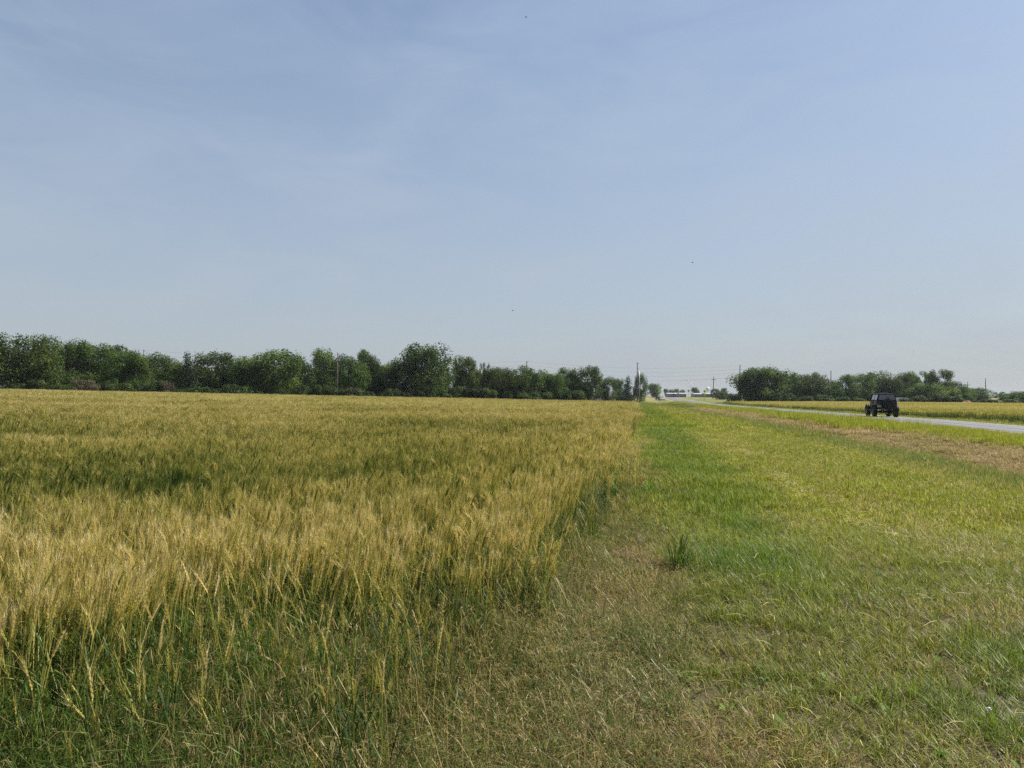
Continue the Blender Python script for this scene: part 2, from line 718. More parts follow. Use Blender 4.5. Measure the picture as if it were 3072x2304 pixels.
gx = spaced([(-4000, -400, 400), (-400, -120, 40), (-120, -30, 10), (-30, -6, 2), (-6, -3, .5), (-3, 6, .2), (6, 16, .4), (16, 24, .8),
             (24, 40, 2), (40, 200, 16), (200, 600, 100), (600, 4000, 425)])
gx = np.unique(np.concatenate([gx, [15.1, 15.4, 15.6, 21.6, 21.85, 22.3]]))
gy = spaced([(-400, -20, 95), (-20, 0, 4), (0, 2, .5), (2, 12, .2), (12, 30, .75), (30, 80, 2.5), (80, 260, 6), (260, 600, 30), (600, 4000, 340)])
GX, GY = np.meshgrid(gx, gy, indexing='ij')
GZ = height(GX, GY)
green, straw_c, dry, hf = zone(GX, GY)
turf = green * (1 - dry[..., None]) + straw_c * dry[..., None]
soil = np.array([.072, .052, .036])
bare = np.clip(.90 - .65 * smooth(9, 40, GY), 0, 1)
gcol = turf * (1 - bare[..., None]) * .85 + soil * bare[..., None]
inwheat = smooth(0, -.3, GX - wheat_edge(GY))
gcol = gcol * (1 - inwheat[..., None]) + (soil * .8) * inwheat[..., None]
nx, ny = len(gx), len(gy)
verts = np.stack([GX, GY, GZ], -1).reshape(-1, 3)
ii, jj = np.meshgrid(np.arange(nx - 1), np.arange(ny - 1), indexing='ij')
a0 = (ii * ny + jj).ravel()
faces = np.stack([a0, a0 + ny, a0 + ny + 1, a0 + 1], -1)
gm = bpy.data.meshes.new('ground')
gm.from_pydata(verts.tolist(), [], faces.tolist())
ga = gm.attributes.new('gcol', 'FLOAT_COLOR', 'POINT')
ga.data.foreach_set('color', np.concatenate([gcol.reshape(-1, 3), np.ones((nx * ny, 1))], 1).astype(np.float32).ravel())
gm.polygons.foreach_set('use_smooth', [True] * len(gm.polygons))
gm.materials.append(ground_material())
ground = bpy.data.objects.new('ground', gm)
C.objects.link(ground)
tag(ground, 'flat grassy ground with a shallow roadside ditch', kind='structure')

# ------------------------------------------------------------------ the road
mb = MB()
rys = list(np.arange(-60, 80, 4.0)) + list(np.arange(80, 300, 8.0)) + list(np.arange(300, 1500, 40.0))
rxs = [ROAD_L, 16.9, 18.6, 20.3, ROAD_R]
crown = [.055, .095, .125, .095, .055]
for y in rys:
    zy = float(np.interp(y, YY, YZ))
    for x, c in zip(rxs, crown):
        mb.v.append((x, y, zy + c))
        mb.t.append(0)
for i in range(len(rys) - 1):
    for k in range(4):
        a = i * 5 + k
        mb.f.append((a, a + 1, a + 6, a + 5))
base = len(mb.v)
for y in rys:                                    # sloped broken edges
    zy = float(np.interp(y, YY, YZ))
    mb.v.append((ROAD_L - .12 - .06 * random.random(), y, zy - .06))
    mb.v.append((ROAD_R + .12 + .06 * random.random(), y, zy - .06))
    mb.t += [0, 0]
for i in range(len(rys) - 1):
    mb.f.append((base + 2 * i, i * 5, i * 5 + 5, base + 2 * i + 2))
    mb.f.append((i * 5 + 4, base + 2 * i + 1, base + 2 * i + 3, i * 5 + 9))
road = mb.build('road', asphalt_material(), smooth_shade=False)
tag(road, 'grey worn asphalt two lane road beside the fields', kind='structure')


def road_strip(name, x0, x1, m, y0, y1, lift, label):
    s = MB()
    ys = [y for y in rys if y0 <= y <= y1]
    for y in ys:
        zy = float(np.interp(y, YY, YZ))
        for x in (x0, x1):
            s.v.append((x, y, zy + float(np.interp(x, rxs, crown)) + lift))
            s.t.append(0)
    for i in range(len(ys) - 1):
        s.f.append((2 * i, 2 * i + 1, 2 * i + 3, 2 * i + 2))
    o = s.build(name, m)
    return tag(o, label, kind='structure')


road_strip('road_edge_marking', 21.40, 21.52, simple('worn_white_paint', (.62, .62, .60), .6, noise=.25, nscale=3), 0, 420, .005,
           'worn white line along the far edge of the road')
road_strip('road_seam_marking', 18.55, 18.70, simple('tar_seam', (.06, .06, .065), .5, noise=.3, nscale=3), 0, 420, .005,
           'dark tar seam along the middle of the road')

# ------------------------------------------------------------------ instanced plant stuff
_proto = {}


def scatter(name, protos, pts, rot, scl, attrs, label, cat):
    """one stuff object: a point cloud mesh that geometry nodes dress with the given plant meshes"""
    col = bpy.data.collections.new('plants_' + name)
    for k, me in enumerate(protos):
        col.objects.link(bpy.data.objects.new('%s_plant_%02d' % (name, k), me))
    me = bpy.data.meshes.new(name)
    n = len(pts)
    me.vertices.add(n)
    me.vertices.foreach_set('co', np.asarray(pts, np.float32).ravel())

    def put(nm, ty, key, arr):
        a = me.attributes.new(nm, ty, 'POINT')
        a.data.foreach_set(key, np.ascontiguousarray(arr).ravel())
    put('rot', 'FLOAT_VECTOR', 'vector', np.asarray(rot, np.float32))
    put('scl', 'FLOAT_VECTOR', 'vector', np.asarray(scl, np.float32))
    put('pick', 'INT', 'value', rng.integers(0, len(protos), n).astype(np.int32))
    for k, v in attrs.items():
        v = np.asarray(v, np.float32)
        if v.ndim == 1:
            put(k, 'FLOAT', 'value', v)
        else:
            put(k, 'FLOAT_COLOR', 'color', np.concatenate([v, np.ones((n, 1), np.float32)], 1))
    me.update()
    o = bpy.data.objects.new(name, me)
    C.objects.link(o)
    ng = bpy.data.node_groups.new('dress_' + name, 'GeometryNodeTree')
    ng.interface.new_socket('Geometry', in_out='INPUT', socket_type='NodeSocketGeometry')
    ng.interface.new_socket('Geometry', in_out='OUTPUT', socket_type='NodeSocketGeometry')
    N, L = ng.nodes, ng.links
    gi, go = N.new('NodeGroupInput'), N.new('NodeGroupOutput')
    ci = N.new('GeometryNodeCollectionInfo')
    ci.inputs['Collection'].default_value = col
    ci.inputs['Separate Children'].default_value = True
    ci.inputs['Reset Children'].default_value = True
    ip = N.new('GeometryNodeInstanceOnPoints')
    ip.inputs['Pick Instance'].default_value = True

    def named(nm, ty):
        a = N.new('GeometryNodeInputNamedAttribute')
        a.data_type = ty
        a.inputs['Name'].default_value = nm
        return a.outputs['Attribute']
    L.new(gi.outputs[0], ip.inputs['Points'])
    L.new(ci.outputs[0], ip.inputs['Instance'])
    L.new(named('pick', 'INT'), ip.inputs['Instance Index'])
    er = N.new('FunctionNodeEulerToRotation')
    L.new(named('rot', 'FLOAT_VECTOR'), er.inputs[0])
    L.new(er.outputs[0], ip.inputs['Rotation'])
    L.new(named('scl', 'FLOAT_VECTOR'), ip.inputs['Scale'])
    L.new(ip.outputs[0], go.inputs[0])
    md = o.modifiers.new('dress', 'NODES')
    md.node_group = ng
    tag(o, label, cat, kind='stuff')
    return o


def rv(s=1.0):
    return random.uniform(-s, s)


UP = Vector((0, 0, 1))


def stalk(mb, x, y, h, lod, lean=0.06, drift=(0.10, 0.03), tint=0.0):
    """one wheat stalk: stem, leaves, ear and awns"""
    a = random.uniform(0, 2 * math.pi)
    side = Vector((math.cos(a), math.sin(a), 0))
    dx, dy = rv(lean) + drift[0] * h, rv(lean) + drift[1] * h
    b = Vector((x, y, 0))
    top = b + Vector((dx * .45, dy * .45, h - .09))
    k = random.gauss(tint, .09)
    ts = .36 + k
    wd = {0: .0036, 1: .0056, 2: .011}[lod]
    mid = b + Vector((dx * .12, dy * .12, h * .5))
    if lod < 2:
        mb.quad_strip([b, mid, top], [wd, wd * .9, wd * .8], side, ts - .05, ts + .12)
    else:
        mb.quad_strip([b + Vector((0, 0, h * .35)), top], [wd, wd * .9], side, ts - .05, ts + .12)
    # leaves
    for q in range({0: 3, 1: 2, 2: 1}[lod]):
        if lod == 0 and random.random() < .15:
            continue
        fr = random.uniform(.30, .80)
        p0 = b.lerp(top, fr)
        la = random.uniform(0, 2 * math.pi)
        ld = Vector((math.cos(la), math.sin(la), 0))
        ls = Vector((-ld.y, ld.x, 0))
        ln = random.uniform(.16, .30)
        p1 = p0 + ld * ln * .30 + UP * ln * random.uniform(.35, .6)
        p2 = p0 + ld * ln * .85 + UP * ln * random.uniform(-.25, .55)
        lw = {0: .0062, 1: .009, 2: .018}[lod]
        tl = random.choice((.02, .08, .14, .22, .40))
        mb.quad_strip([p0, p0.lerp(p1, .6) + UP * .01, p1, p2], [lw * .3, lw, lw * .9, 0], ls, tl + k, tl + k)
    # ear
    el = random.uniform(.070, .105)
    nod = Vector((dx * 1.0 + rv(.02), dy * 1.0 + rv(.02), 0))
    ed = (UP * 1.0 + nod * 2.2).normalized()
    e1 = top + ed * el
    te = .64 + k + rv(.06)
    if lod == 0:
        s2 = ed.cross(side).normalized()
        n = 6
        for j in range(n):                       # two rows of overlapping spikelets
            c = top.lerp(e1, (j + .3) / n)
            for sg in (-1, 1):
                off = side * sg * .0032
                tip = c + ed * .018 + side * sg * .0058
                base = len(mb.v)
                for p in (c + off - side * sg * .004, c + off + s2 * .0038 + ed * .004, tip, c + off - s2 * .0038 + ed * .004):
                    mb.v.append(tuple(p))
                    mb.t.append(te + rv(.05))
                mb.f.append((base, base + 1, base + 2, base + 3))
        cw = .0068
        mb.quad_strip([top, top.lerp(e1, .5), e1], [.005, cw, 0], s2, te - .12, te - .05)
    else:
        w = {1: .012, 2: .022}[lod]
        mb.quad_strip([top, top.lerp(e1, .45), e1], [w * .5, w, w * .25], side, te - .08, te + .02)
        if lod == 1:
            mb.quad_strip([top, top.lerp(e1, .45), e1], [w * .5, w, w * .25], ed.cross(side).normalized(), te - .08, te + .02)
    # awns
    na = {0: 15, 1: 5, 2: 2}[lod]
    for q in range(na):
        p0 = top.lerp(e1, random.uniform(.15, 1.0))
        sp = Vector((rv(1), rv(1), rv(.3))) * .38
        d = (ed + sp).normalized()
        ln = random.uniform(.05, .085)
        aw = {0: .0016, 1: .0034, 2: .008}[lod]
        ss = d.cross(Vector((rv(), rv(), rv()))).normalized()
        mb.quad_strip([p0, p0 + d * ln], [aw, 0], ss, .78 + k + rv(.06))


def wheat_patch(size, count, lod):
    """stalks stand in tillered bunches of uneven height with shaded gaps between"""
    mb = MB()
    per = {0: 5, 1: 7, 2: 9}[lod]
    sig = {0: .022, 1: .045, 2: .11}[lod]
    for c in range(count // per):
        r_ = size * .5 * math.sqrt(random.random()) * 1.1
        th = random.uniform(0, 2 * math.pi)
        hc = random.gauss(.79, {0: .055, 1: .06, 2: .075}[lod])
        dr = (0.10 + rv(.10), .03 + rv(.07))
        tint = random.gauss(0, .12)
        for i in range(per):
            if random.random() < .05:
                dr = (rv(.55), rv(.45))
            stalk(mb, r_ * math.cos(th) + random.gauss(0, sig), r_ * math.sin(th) + random.gauss(0, sig), hc + random.gauss(0, .03), lod, .05, dr, tint)
    return mb.mesh('wheat_patch', M_WHEAT)


def grass_patch(size, count, hmin, hmax, width, lay=0.5, seg=2, m=None, flat=0.0, clump=12, crad=.035):
    """tufted turf: blades grow in small clumps with gaps of soil and shade between them"""
    mb = MB()
    for c in range(max(1, count // clump)):
        r_ = size * .5 * math.sqrt(random.random()) * 1.1
        th = random.uniform(0, 2 * math.pi)
        pc = Vector((r_ * math.cos(th), r_ * math.sin(th), -.005))
        ch = random.uniform(.6, 1.25)
        ct = random.random()
        for i in range(clump):
            a = random.uniform(0, 2 * math.pi)
            q = crad * math.sqrt(random.random())
            p0 = pc + Vector((math.cos(a) * q, math.sin(a) * q, 0))
            a += random.gauss(0, .9)
            d = Vector((math.cos(a), math.sin(a), 0))
            h = random.uniform(hmin, hmax) * ch
            b = random.uniform(.1, lay) * h
            t = .55 * ct + .45 * random.random()
            if random.random() < flat:               # dead blades lie down
                h *= .35
                b = random.uniform(.7, 1.4) * (hmin + hmax) * .5
                t *= .55
            s = Vector((-d.y, d.x, 0))
            w = width * random.uniform(.6, 1.3)
            if seg == 1:
                mb.quad_strip([p0, p0 + d * b + UP * h], [w, 0], s, t)
            else:
                mb.quad_strip([p0, p0 + d * b * .35 + UP * h * .62, p0 + d * b + UP * h], [w, w * .8, 0], s, t)
    return mb.mesh('grass_patch', m or M_GRASS)


def weed_patch(size, count):
    """fine arching bromegrass with drooping seed heads"""
    mb = MB()
    for i in range(count):
        r_ = size * .5 * math.sqrt(random.random()) * 1.1
        th = random.uniform(0, 2 * math.pi)
        p0 = Vector((r_ * math.cos(th), r_ * math.sin(th), 0))
        a = random.uniform(0, 2 * math.pi)
        d = Vector((math.cos(a), math.sin(a), 0))
        s = Vector((-d.y, d.x, 0))
        t = random.random()
        h = random.uniform(.22, .46)
        b = random.uniform(.04, .20)
        p1 = p0 + d * b * .2 + UP * h * .55
        p2 = p0 + d * b * .6 + UP * h * .92
        p3 = p0 + d * b * 1.25 + UP * h * .95
        mb.quad_strip([p0, p1, p2, p3], [.0028, .0026, .002, .0012], s, t)
        for q in range(random.randint(2, 5)):     # drooping spikelets
            c = p2.lerp(p3, random.random())
            e = c + d * random.uniform(.0, .03) + s * rv(.03) - UP * random.uniform(.01, .045)
            mb.quad_strip([c, c.lerp(e, .5), e], [.001, .0045, 0], Vector((rv(), rv(), rv())).normalized(), min(1, t * .7))
        for q in range(2):                         # blades
            la = random.uniform(0, 2 * math.pi)
            ld = Vector((math.cos(la), math.sin(la), 0))
            q0 = p0.lerp(p1, random.uniform(.1, .9))
            ln = random.uniform(.08, .20)
            mb.quad_strip([q0, q0 + ld * ln * .4 + UP * ln * .5, q0 + ld * ln + UP * ln * rv(.4)], [.003, .0035, 0],
                          Vector((-ld.y, ld.x, 0)), random.random())
    return mb.mesh('weed_patch', M_WEED)


def jitter_grid(x0, x1, y0, y1, step):
    xs = np.arange(x0, x1, step)
    ys = np.arange(y0, y1, step)
    X, Y = np.meshgrid(xs, ys)
    X = X.ravel() + rng.uniform(-.5, .5, X.size) * step
    Y = Y.ravel() + rng.uniform(-.5, .5, Y.size) * step
    return X, Y


def in_view(x, y, margin=0.28, zmin=1.2):
    zc = -x * SA + y * CA
    xc = x * CA + y * SA
    lim = 1536.0 / FPX
    return (zc > zmin) & (np.abs(xc) < (lim + margin) * zc + .8)


# tree line that closes the wheat field: from far left to its end near the road
TL = [at(-260, 118), at(0, 132), at(600, 150), at(1200, 172), at(1790, 200)]
TLX = np.array([p[0] for p in TL])
TLY = np.array([p[1] for p in TL])


def wheat_limit(x):
    """largest y of the wheat at x"""
    return np.interp(x, TLX, TLY) - 7.0


def wheat_points(step, dmin, dmax, x0, y1, x1=0.0):
    X, Y = jitter_grid(x0, x1, 2.0, y1, step)
    d = depth_of(X, Y)
    lim = np.where(X > TLX[-1], 182.0, wheat_limit(X))
    k = (X < wheat_edge(Y)) & (d >= dmin) & (d < dmax) & (Y < lim) & in_view(X, Y)
    return X[k], Y[k]


def scatter_wheat(name, protos, X, Y, label, thin=None, zs=1.0):
    n = len(X)
    Z = height(X, Y) - .01
    pts = np.stack([X, Y, Z], -1)
    yaw = rng.uniform(-.9, .9, n)
    rot = np.stack([rng.normal(0, .035, n), rng.normal(0, .035, n), yaw], -1)
    s = zs * (1 + .10 * (fbm(X, Y, 2.2, 101) - .5) * 2 + rng.normal(0, .03, n))
    rip = ripeness(X, Y)
    s = s * (1 - .10 * np.clip(.45 - rip, 0, 1))
    # stunted stalks along the field margin
    edge = smooth(-.9, 0, X - wheat_edge(Y))
    s = s * (1 - .22 * edge * rng.random(n))
    scl = np.stack([np.ones(n), np.ones(n), s], -1)
    rip = rip + .22 * smooth(-.8, 0, X - wheat_edge(Y)) * smooth(6, 10, Y)
    return scatter(name, protos, pts, rot, scl, {'ripe': np.clip(rip + rng.normal(0, .035, n), 0, 1.1)}, label, 'wheat')


# near wheat: full density from 4.3 m on, thinner in front of that
P0 = [wheat_patch(.46, 70, 0) for _ in range(8)]
X, Y = wheat_points(.30, 2.6, 13.5, -16, 20)
d = depth_of(X, Y)
front = 2.65 + .9 * (fbm(X, Y, .8, 111) - .5) + 1.1 * smooth(-2.30, -1.85, X) + .75 * smooth(-1.9, -.7, X)
keep = d > front
xf, yf = X[~keep], Y[~keep]
scatter_wheat('wheat_near', P0, X[keep], Y[keep], 'tall bearded wheat in the front of the field, ears seen singly')
# thin straggling stalks in front of the closed stand
def fringe_patch():
    mb = MB()
    for i in range(11):
        r_ = .24 * math.sqrt(random.random())
        th = random.uniform(0, 6.28)
        stalk(mb, r_ * math.cos(th), r_ * math.sin(th), random.gauss(.68, .10), 0, .10, (rv(.32) - .05, rv(.30)), random.gauss(-.04, .12))
    return mb.mesh('wheat_patch', M_WHEAT)


PF = [fringe_patch() for _ in range(10)]
k = (depth_of(xf, yf) > 2.45) & (rng.random(len(xf)) < .88)
scatter_wheat('wheat_fringe', PF, xf[k], yf[k], 'thin leaning wheat stalks standing among the weeds in front of the field')
print('wheat near', len(X))
P1 = [wheat_patch(1.0, 230, 1) for _ in range(6)]
X, Y = wheat_points(.72, 13.0, 48, -50, 60)
scatter_wheat('wheat_middle', P1, X, Y, 'golden green wheat in the middle of the field')
print('wheat mid', len(X))
P2 = [wheat_patch(2.6, 620, 2) for _ in range(5)]
X, Y = wheat_points(1.7, 47, 260, -190, 210)
scatter_wheat('wheat_far', P2, X, Y, 'pale gold wheat reaching back to the tree line')
print('wheat far', len(X))
# the ripe field across the road
X, Y = jitter_grid(27.5, 230, 20, 300, 1.9)
d = depth_of(X, Y)
lim = np.interp(col_of(X, Y), [2200, 2300, 2500, 2800, 3072, 3200], [228, 228, 226, 214, 204, 200])
k = (d > 25) & (d < lim) & in_view(X, Y)
X, Y = X[k], Y[k]
n = len(X)
scatter('wheat_across_road', P2, np.stack([X, Y, height(X, Y) - .01], -1),
        np.stack([np.zeros(n), np.zeros(n), rng.uniform(-3, 3, n)], -1), np.stack([np.ones(n), np.ones(n), np.full(n, .85)], -1),
        {'ripe': np.clip(.54 + .35 * (fbm(X, Y, 20, 121) - .5), 0, 1)}, 'ripe golden wheat field on the other side of the road', 'wheat')
print('wheat right', n)


def scatter_grass(name, protos, X, Y, label, cat='grass', hmul=1.0, dry_add=0.0, green_mul=1.0, xy=1.0, z0=0.0):
    n = len(X)
    g, s, d_, hf_ = zone(X, Y)
    hh = hmul * hf_ * rng.uniform(.8, 1.2, n)
    sc = np.stack([np.full(n, xy), np.full(n, xy), hh], -1)
    rot = np.stack([rng.normal(0, .05, n), rng.normal(0, .05, n), rng.uniform(-3.14, 3.14, n)], -1)
    return scatter(name, protos, np.stack([X, Y, height(X, Y) + z0], -1), rot, sc,
                   {'dry': np.clip(d_ + dry_add, .02, .98), 'green': g * green_mul, 'straw': s}, label, cat)


HOLES = ((1965, 4.3, .06), (2000, 4.15, .03), (1765, 3.7, .05), (1840, 4.7, .01), (1835, 5.2, .0), (1775, 3.4, .06), (1850, 6.2, .0), (1870, 7.6, .03))
G0 = [grass_patch(.5, 500, .045, .12, .0040, 1.7, 2, M_TURF, .42, 13, .028) for _ in range(9)]
X, Y = jitter_grid(-3.2, 9, 1.6, 12.5, .26)
d = depth_of(X, Y)
k = (d < 10.5) & in_view(X, Y, .5, 1.2) & (X > wheat_edge(Y) - .6)
# bare scuffed hollows in the dead margin
for hx_, hd_, hr_ in HOLES:
    cx_, cy__ = at(hx_, hd_)
    k &= ~((np.hypot(X - cx_, Y - cy__) < hr_ + .14) & (rng.random(len(X)) < .8))
scatter_grass('grass_near', G0, X[k], Y[k], 'short patchy turf with green and dead blades at the field margin')
print('grass near', k.sum())
G1 = [grass_patch(1.2, 1500, .06, .14, .0075, .8, 2, None, .25, 14, .06) for _ in range(6)]
X, Y = jitter_grid(-1.4, 27, 8, 44, .55)
d = depth_of(X, Y)
k = (d >= 10) & (d < 38) & in_view(X, Y) & (X > wheat_edge(Y) - .3) & ((X < 15.2) | (X > 22.1))
scatter_grass('grass_middle', G1, X[k], Y[k], 'mown yellow green roadside grass sloping into the ditch')
print('grass mid', k.sum())
G2 = [grass_patch(3.0, 2300, .09, .20, .020, .8, 1, None, .2, 12, .12) for _ in range(4)]
X, Y = jitter_grid(-1, 29, 34, 260, 1.35)
d = depth_of(X, Y)
k = (d >= 37) & (d < 240) & in_view(X, Y) & (X > wheat_edge(Y)) & ((X < 14.2) | (X > 23.3))
xl, yl = X[k], Y[k]
X, Y = jitter_grid(-22, 0, 170, 250, 1.6)
k2 = in_view(X, Y) & (Y > np.where(X > TLX[-1], 182, 400))
scatter_grass('grass_far', G2, np.concatenate([xl, X[k2]]), np.concatenate([yl, Y[k2]]), 'distant mown grass running along the road')
print('grass far', k.sum() + k2.sum())
# taller unmown verge along both road edges
G3 = [grass_patch(.9, 460, .12, .24, .010, .7, 2, None, .06, 12, .06) for _ in range(5)]
X, Y = jitter_grid(12.9, 15.35, 14, 150, .42)
k = in_view(X, Y)
xl, yl = X[k], Y[k]
X, Y = jitter_grid(22.0, 27, 24, 150, .7)
k = in_view(X, Y)
scatter_grass('verge_grass', G3, np.concatenate([xl, X[k]]), np.concatenate([yl, Y[k]]), 'tall bright yellow green grass on the verge along the road', hmul=.36)
# bromegrass weeds in front of and along the wheat
W0 = [weed_patch(.45, 120) for _ in range(6)]
X, Y = jitter_grid(-4.2, .2, 1.6, 8.0, .20)
d = depth_of(X, Y)
wcx, wcy = at(1440, 5.2)
pr = .9 * np.exp(-((X - wcx) / .45) ** 2 - ((Y - wcy) / .5) ** 2) + smooth(.05, -.75, X - .20 * (Y - 3.5)) * smooth(6.2, 4.6, d) + .30 * smooth(.45, .0, np.abs(X - wheat_edge(Y))) * smooth(9, 6, Y)
k = in_view(X, Y, .3, 1.4) & (rng.random(len(X)) < pr) & (d > 2.2)
X, Y = X[k], Y[k]
n = len(X)
g_ = np.stack([np.full(n, .062), np.full(n, .100), np.full(n, .020)], -1) * (0.7 + .7 * fbm(X, Y, .6, 131))[:, None]
s_ = np.stack([np.full(n, .24), np.full(n, .195), np.full(n, .088)], -1)
scatter('brome_weeds', W0, np.stack([X, Y, height(X, Y)], -1), np.stack([rng.normal(0, .06, n), rng.normal(0, .06, n), rng.uniform(-3, 3, n)], -1),
        np.stack([np.ones(n), np.ones(n), rng.uniform(.75, 1.2, n) * (.62 + .78 * smooth(-.5, -1.6, X)) * (.55 + .9 * fbm(X, Y, .55, 181))], -1),
        {'dry': np.clip(.10 + .34 * smooth(-1.9, -.8, X) + .25 * (fbm(X, Y, .7, 141) - .5), .02, .9), 'green': g_, 'straw': s_},
        'dark fine bromegrass weeds crowding the foot of the front wheat', 'weeds')
print('weeds', n)


def dry_stem_patch(size, count):
    """straggly thin dead stems with small seed heads, leaning every way"""
    mb = MB()
    for i in range(count):
        r_ = size * .5 * math.sqrt(random.random()) * 1.1
        th = random.uniform(0, 2 * math.pi)
        p0 = Vector((r_ * math.cos(th), r_ * math.sin(th), 0))
        a = random.uniform(0, 2 * math.pi)
        d = Vector((math.cos(a), math.sin(a), 0))
        s_ = Vector((-d.y, d.x, 0))
        t = random.random()
        h = random.uniform(.18, .52)
        b = random.uniform(.02, .22)
        p1 = p0 + d * b * .3 + UP * h * .5
        p2 = p0 + d * b * .8 + UP * h * .88
        p3 = p0 + d * b * 1.2 + UP * h
        mb.quad_strip([p0, p1, p2, p3], [.0026, .0024, .002, .0012], s_, t)
        for q in range(4):
            c = p2.lerp(p3, random.random())
            e = c + d * random.uniform(0, .02) + s_ * rv(.012) + UP * random.uniform(-.01, .03)
            mb.quad_strip([c, c.lerp(e, .5), e], [.001, .004, 0], Vector((rv(), rv(), rv())).normalized(), t)
        if random.random() < .6:
            la = random.uniform(0, 2 * math.pi)
            ld = Vector((math.cos(la), math.sin(la), 0))
            q0 = p0.lerp(p1, random.uniform(.1, .9))
            ln = random.uniform(.08, .18)
            mb.quad_strip([q0, q0 + ld * ln * .4 + UP * ln * .5, q0 + ld * ln - UP * ln * .2], [.002, .003, 0], Vector((-ld.y, ld.x, 0)), random.random())
    return mb.mesh('dry_stem_patch', M_WEED)


W1 = [dry_stem_patch(.45, 60) for _ in range(6)]
X, Y = jitter_grid(-3.2, .45, 1.8, 9.5, .20)
d = depth_of(X, Y)
pr = smooth(.40, -.15, X) * smooth(-2.6, -1.3, X) * smooth(8.5, 5.0, d) * np.clip(1.7 * fbm(X, Y, .7, 151) - .15, .15, 1)
k = in_view(X, Y, .3, 1.4) & (rng.random(len(X)) < pr) & (d > 2.2)
X, Y = X[k], Y[k]
n = len(X)
g_ = np.stack([np.full(n, .105), np.full(n, .125), np.full(n, .028)], -1)
s_ = np.stack([np.full(n, .30), np.full(n, .225), np.full(n, .105)], -1) * (.7 + .6 * fbm(X, Y, .5, 161))[:, None]
scatter('dry_stems', W1, np.stack([X, Y, height(X, Y)], -1), np.stack([rng.normal(0, .08, n), rng.normal(0, .08, n), rng.uniform(-3, 3, n)], -1),
        np.stack([np.ones(n), np.ones(n), rng.uniform(.6, 1.15, n) * (.55 + .55 * smooth(0, -1.0, X))], -1),
        {'dry': np.clip(.58 + .5 * (fbm(X, Y, .6, 171) - .5), .1, .95), 'green': g_, 'straw': s_},
        'straggly brown dead grass stems in front of the wheat corner', 'dead grass')
print('dry stems', n)
# loose dead straw: trampled band at the field margin and mown windrows
mb = MB()
for i in range(5600):
    if i < 2300:
        y = 2.6 + 9 * random.random() ** 1.5
        x = float(wheat_edge(y)) + random.uniform(-.2, 1.7)
        ln = random.uniform(.04, .13)
    elif i < 5000:
        y = random.uniform(5.0, 34)
        x = 2.75 + .25 * math.sin(y * .35) + random.gauss(0, .17) + (.25 if y > 9 else 0)
        if vnoise(y, 3.0, 1.3, 4) < .40 + .5 * random.random() ** 2:
            continue
        ln = random.uniform(.06, .22)
    else:
        y = random.uniform(3, 16)
        x = random.uniform(.5, 7)
        ln = random.uniform(.04, .16)
    z = hz(x, y) + (random.uniform(.03, .075) if i < 2300 else random.uniform(.06, .12))
    a = random.uniform(0, 6.28)
    dd = Vector((math.cos(a), math.sin(a), rv(.25)))
    p0 = Vector((x, y, z))
    mb.quad_strip([p0, p0 + dd * ln * .5 + UP * .012, p0 + dd * ln], [.0018, .0026, .0008] if i < 2300 else [.003, .004, .001],
                  Vector((-dd.y, dd.x, .3)).normalized(), random.uniform(.45, .78) if i < 2300 else random.uniform(.6, .95))
tag(mb.build('straw_litter', M_WHEAT1), 'loose dead straw lying on the turf and along the field margin', 'straw', kind='stuff')

mb = MB()
for hx_, hd_, hr_ in HOLES:
    cx_, cy__ = at(hx_, hd_)
    for i in range(18):
        a, q = random.uniform(0, 6.28), (hr_ + .16) * math.sqrt(random.random())
        px_, py_ = cx_ + math.cos(a) * q, cy__ + math.sin(a) * q
        r_ = random.uniform(.008, .030)
        z0_ = hz(px_, py_) + r_ * .2
        b0 = len(mb.v)
        ring = []
        for lv, (zz, rr) in enumerate(((-.6, .7), (.15, 1.0), (.7, .55))):
            for k in range(6):
                a2 = k * 1.047 + lv * .4
                rj = r_ * rr * random.uniform(.75, 1.25)
                mb.v.append((px_ + math.cos(a2) * rj, py_ + math.sin(a2) * rj, z0_ + r_ * zz * random.uniform(.8, 1.2)))
                mb.t.append(0)
        for lv in range(2):
            for k in range(6):
                p_, q_ = b0 + lv * 6 + k, b0 + lv * 6 + (k + 1) % 6
                mb.f.append((p_, q_, q_ + 6, p_ + 6))
        mb.f.append(tuple(b0 + 12 + k for k in range(6)))
tag(mb.build('soil_clods', simple('dark_soil', (.095, .068, .048), .95, spec=.1, noise=.4, nscale=30)), 'dark crumbled soil clods in the scuffed furrow beside the weeds', 'soil', kind='stuff')
# small broadleaf weeds pressed into the near turf
mb = MB()
for i in range(230):
    x, y = random.uniform(-.2, 5.0), random.uniform(2.8, 9.5)
    if not in_view(x, y, .02, 2.0) or vnoise(x, y, .8, 12) < .45:
        continue
    z = hz(x, y) + .03
    for k in range(random.randint(4, 9)):
        a = random.uniform(0, 6.28)
        d_ = Vector((math.cos(a), math.sin(a), random.uniform(.1, .9)))
        s1_ = Vector((-d_.y, d_.x, 0)).normalized()
        ln = random.uniform(.03, .07)
        p0 = Vector((x + rv(.02), y + rv(.02), z))
        mb.quad_strip([p0, p0 + d_ * ln * .5, p0 + d_ * ln * .8, p0 + d_ * ln - UP * .01], [.004, ln * .38, ln * .34, 0], s1_, random.random())
tag(mb.build('broadleaf_weeds', foliage_material('broadleaf_weed', (.060, .105, .020), (.120, .185, .030), .3)), 'small broadleaf weeds dotted through the near turf', 'weeds', kind='stuff')
x, y = at(2962, 3.95)
mb = MB()
mb.tube([(0, 0, -.01), (.002, 0, .004), (0, .002, .012), (.002, .001, .016)], [.008, .012, .009, .002], 9)
o = mb.build('stone', simple('pale_stone', (.55, .53, .48), .8, noise=.2, nscale=40), smooth_shade=False)
o.location = (x, y, hz(x, y) + .045)
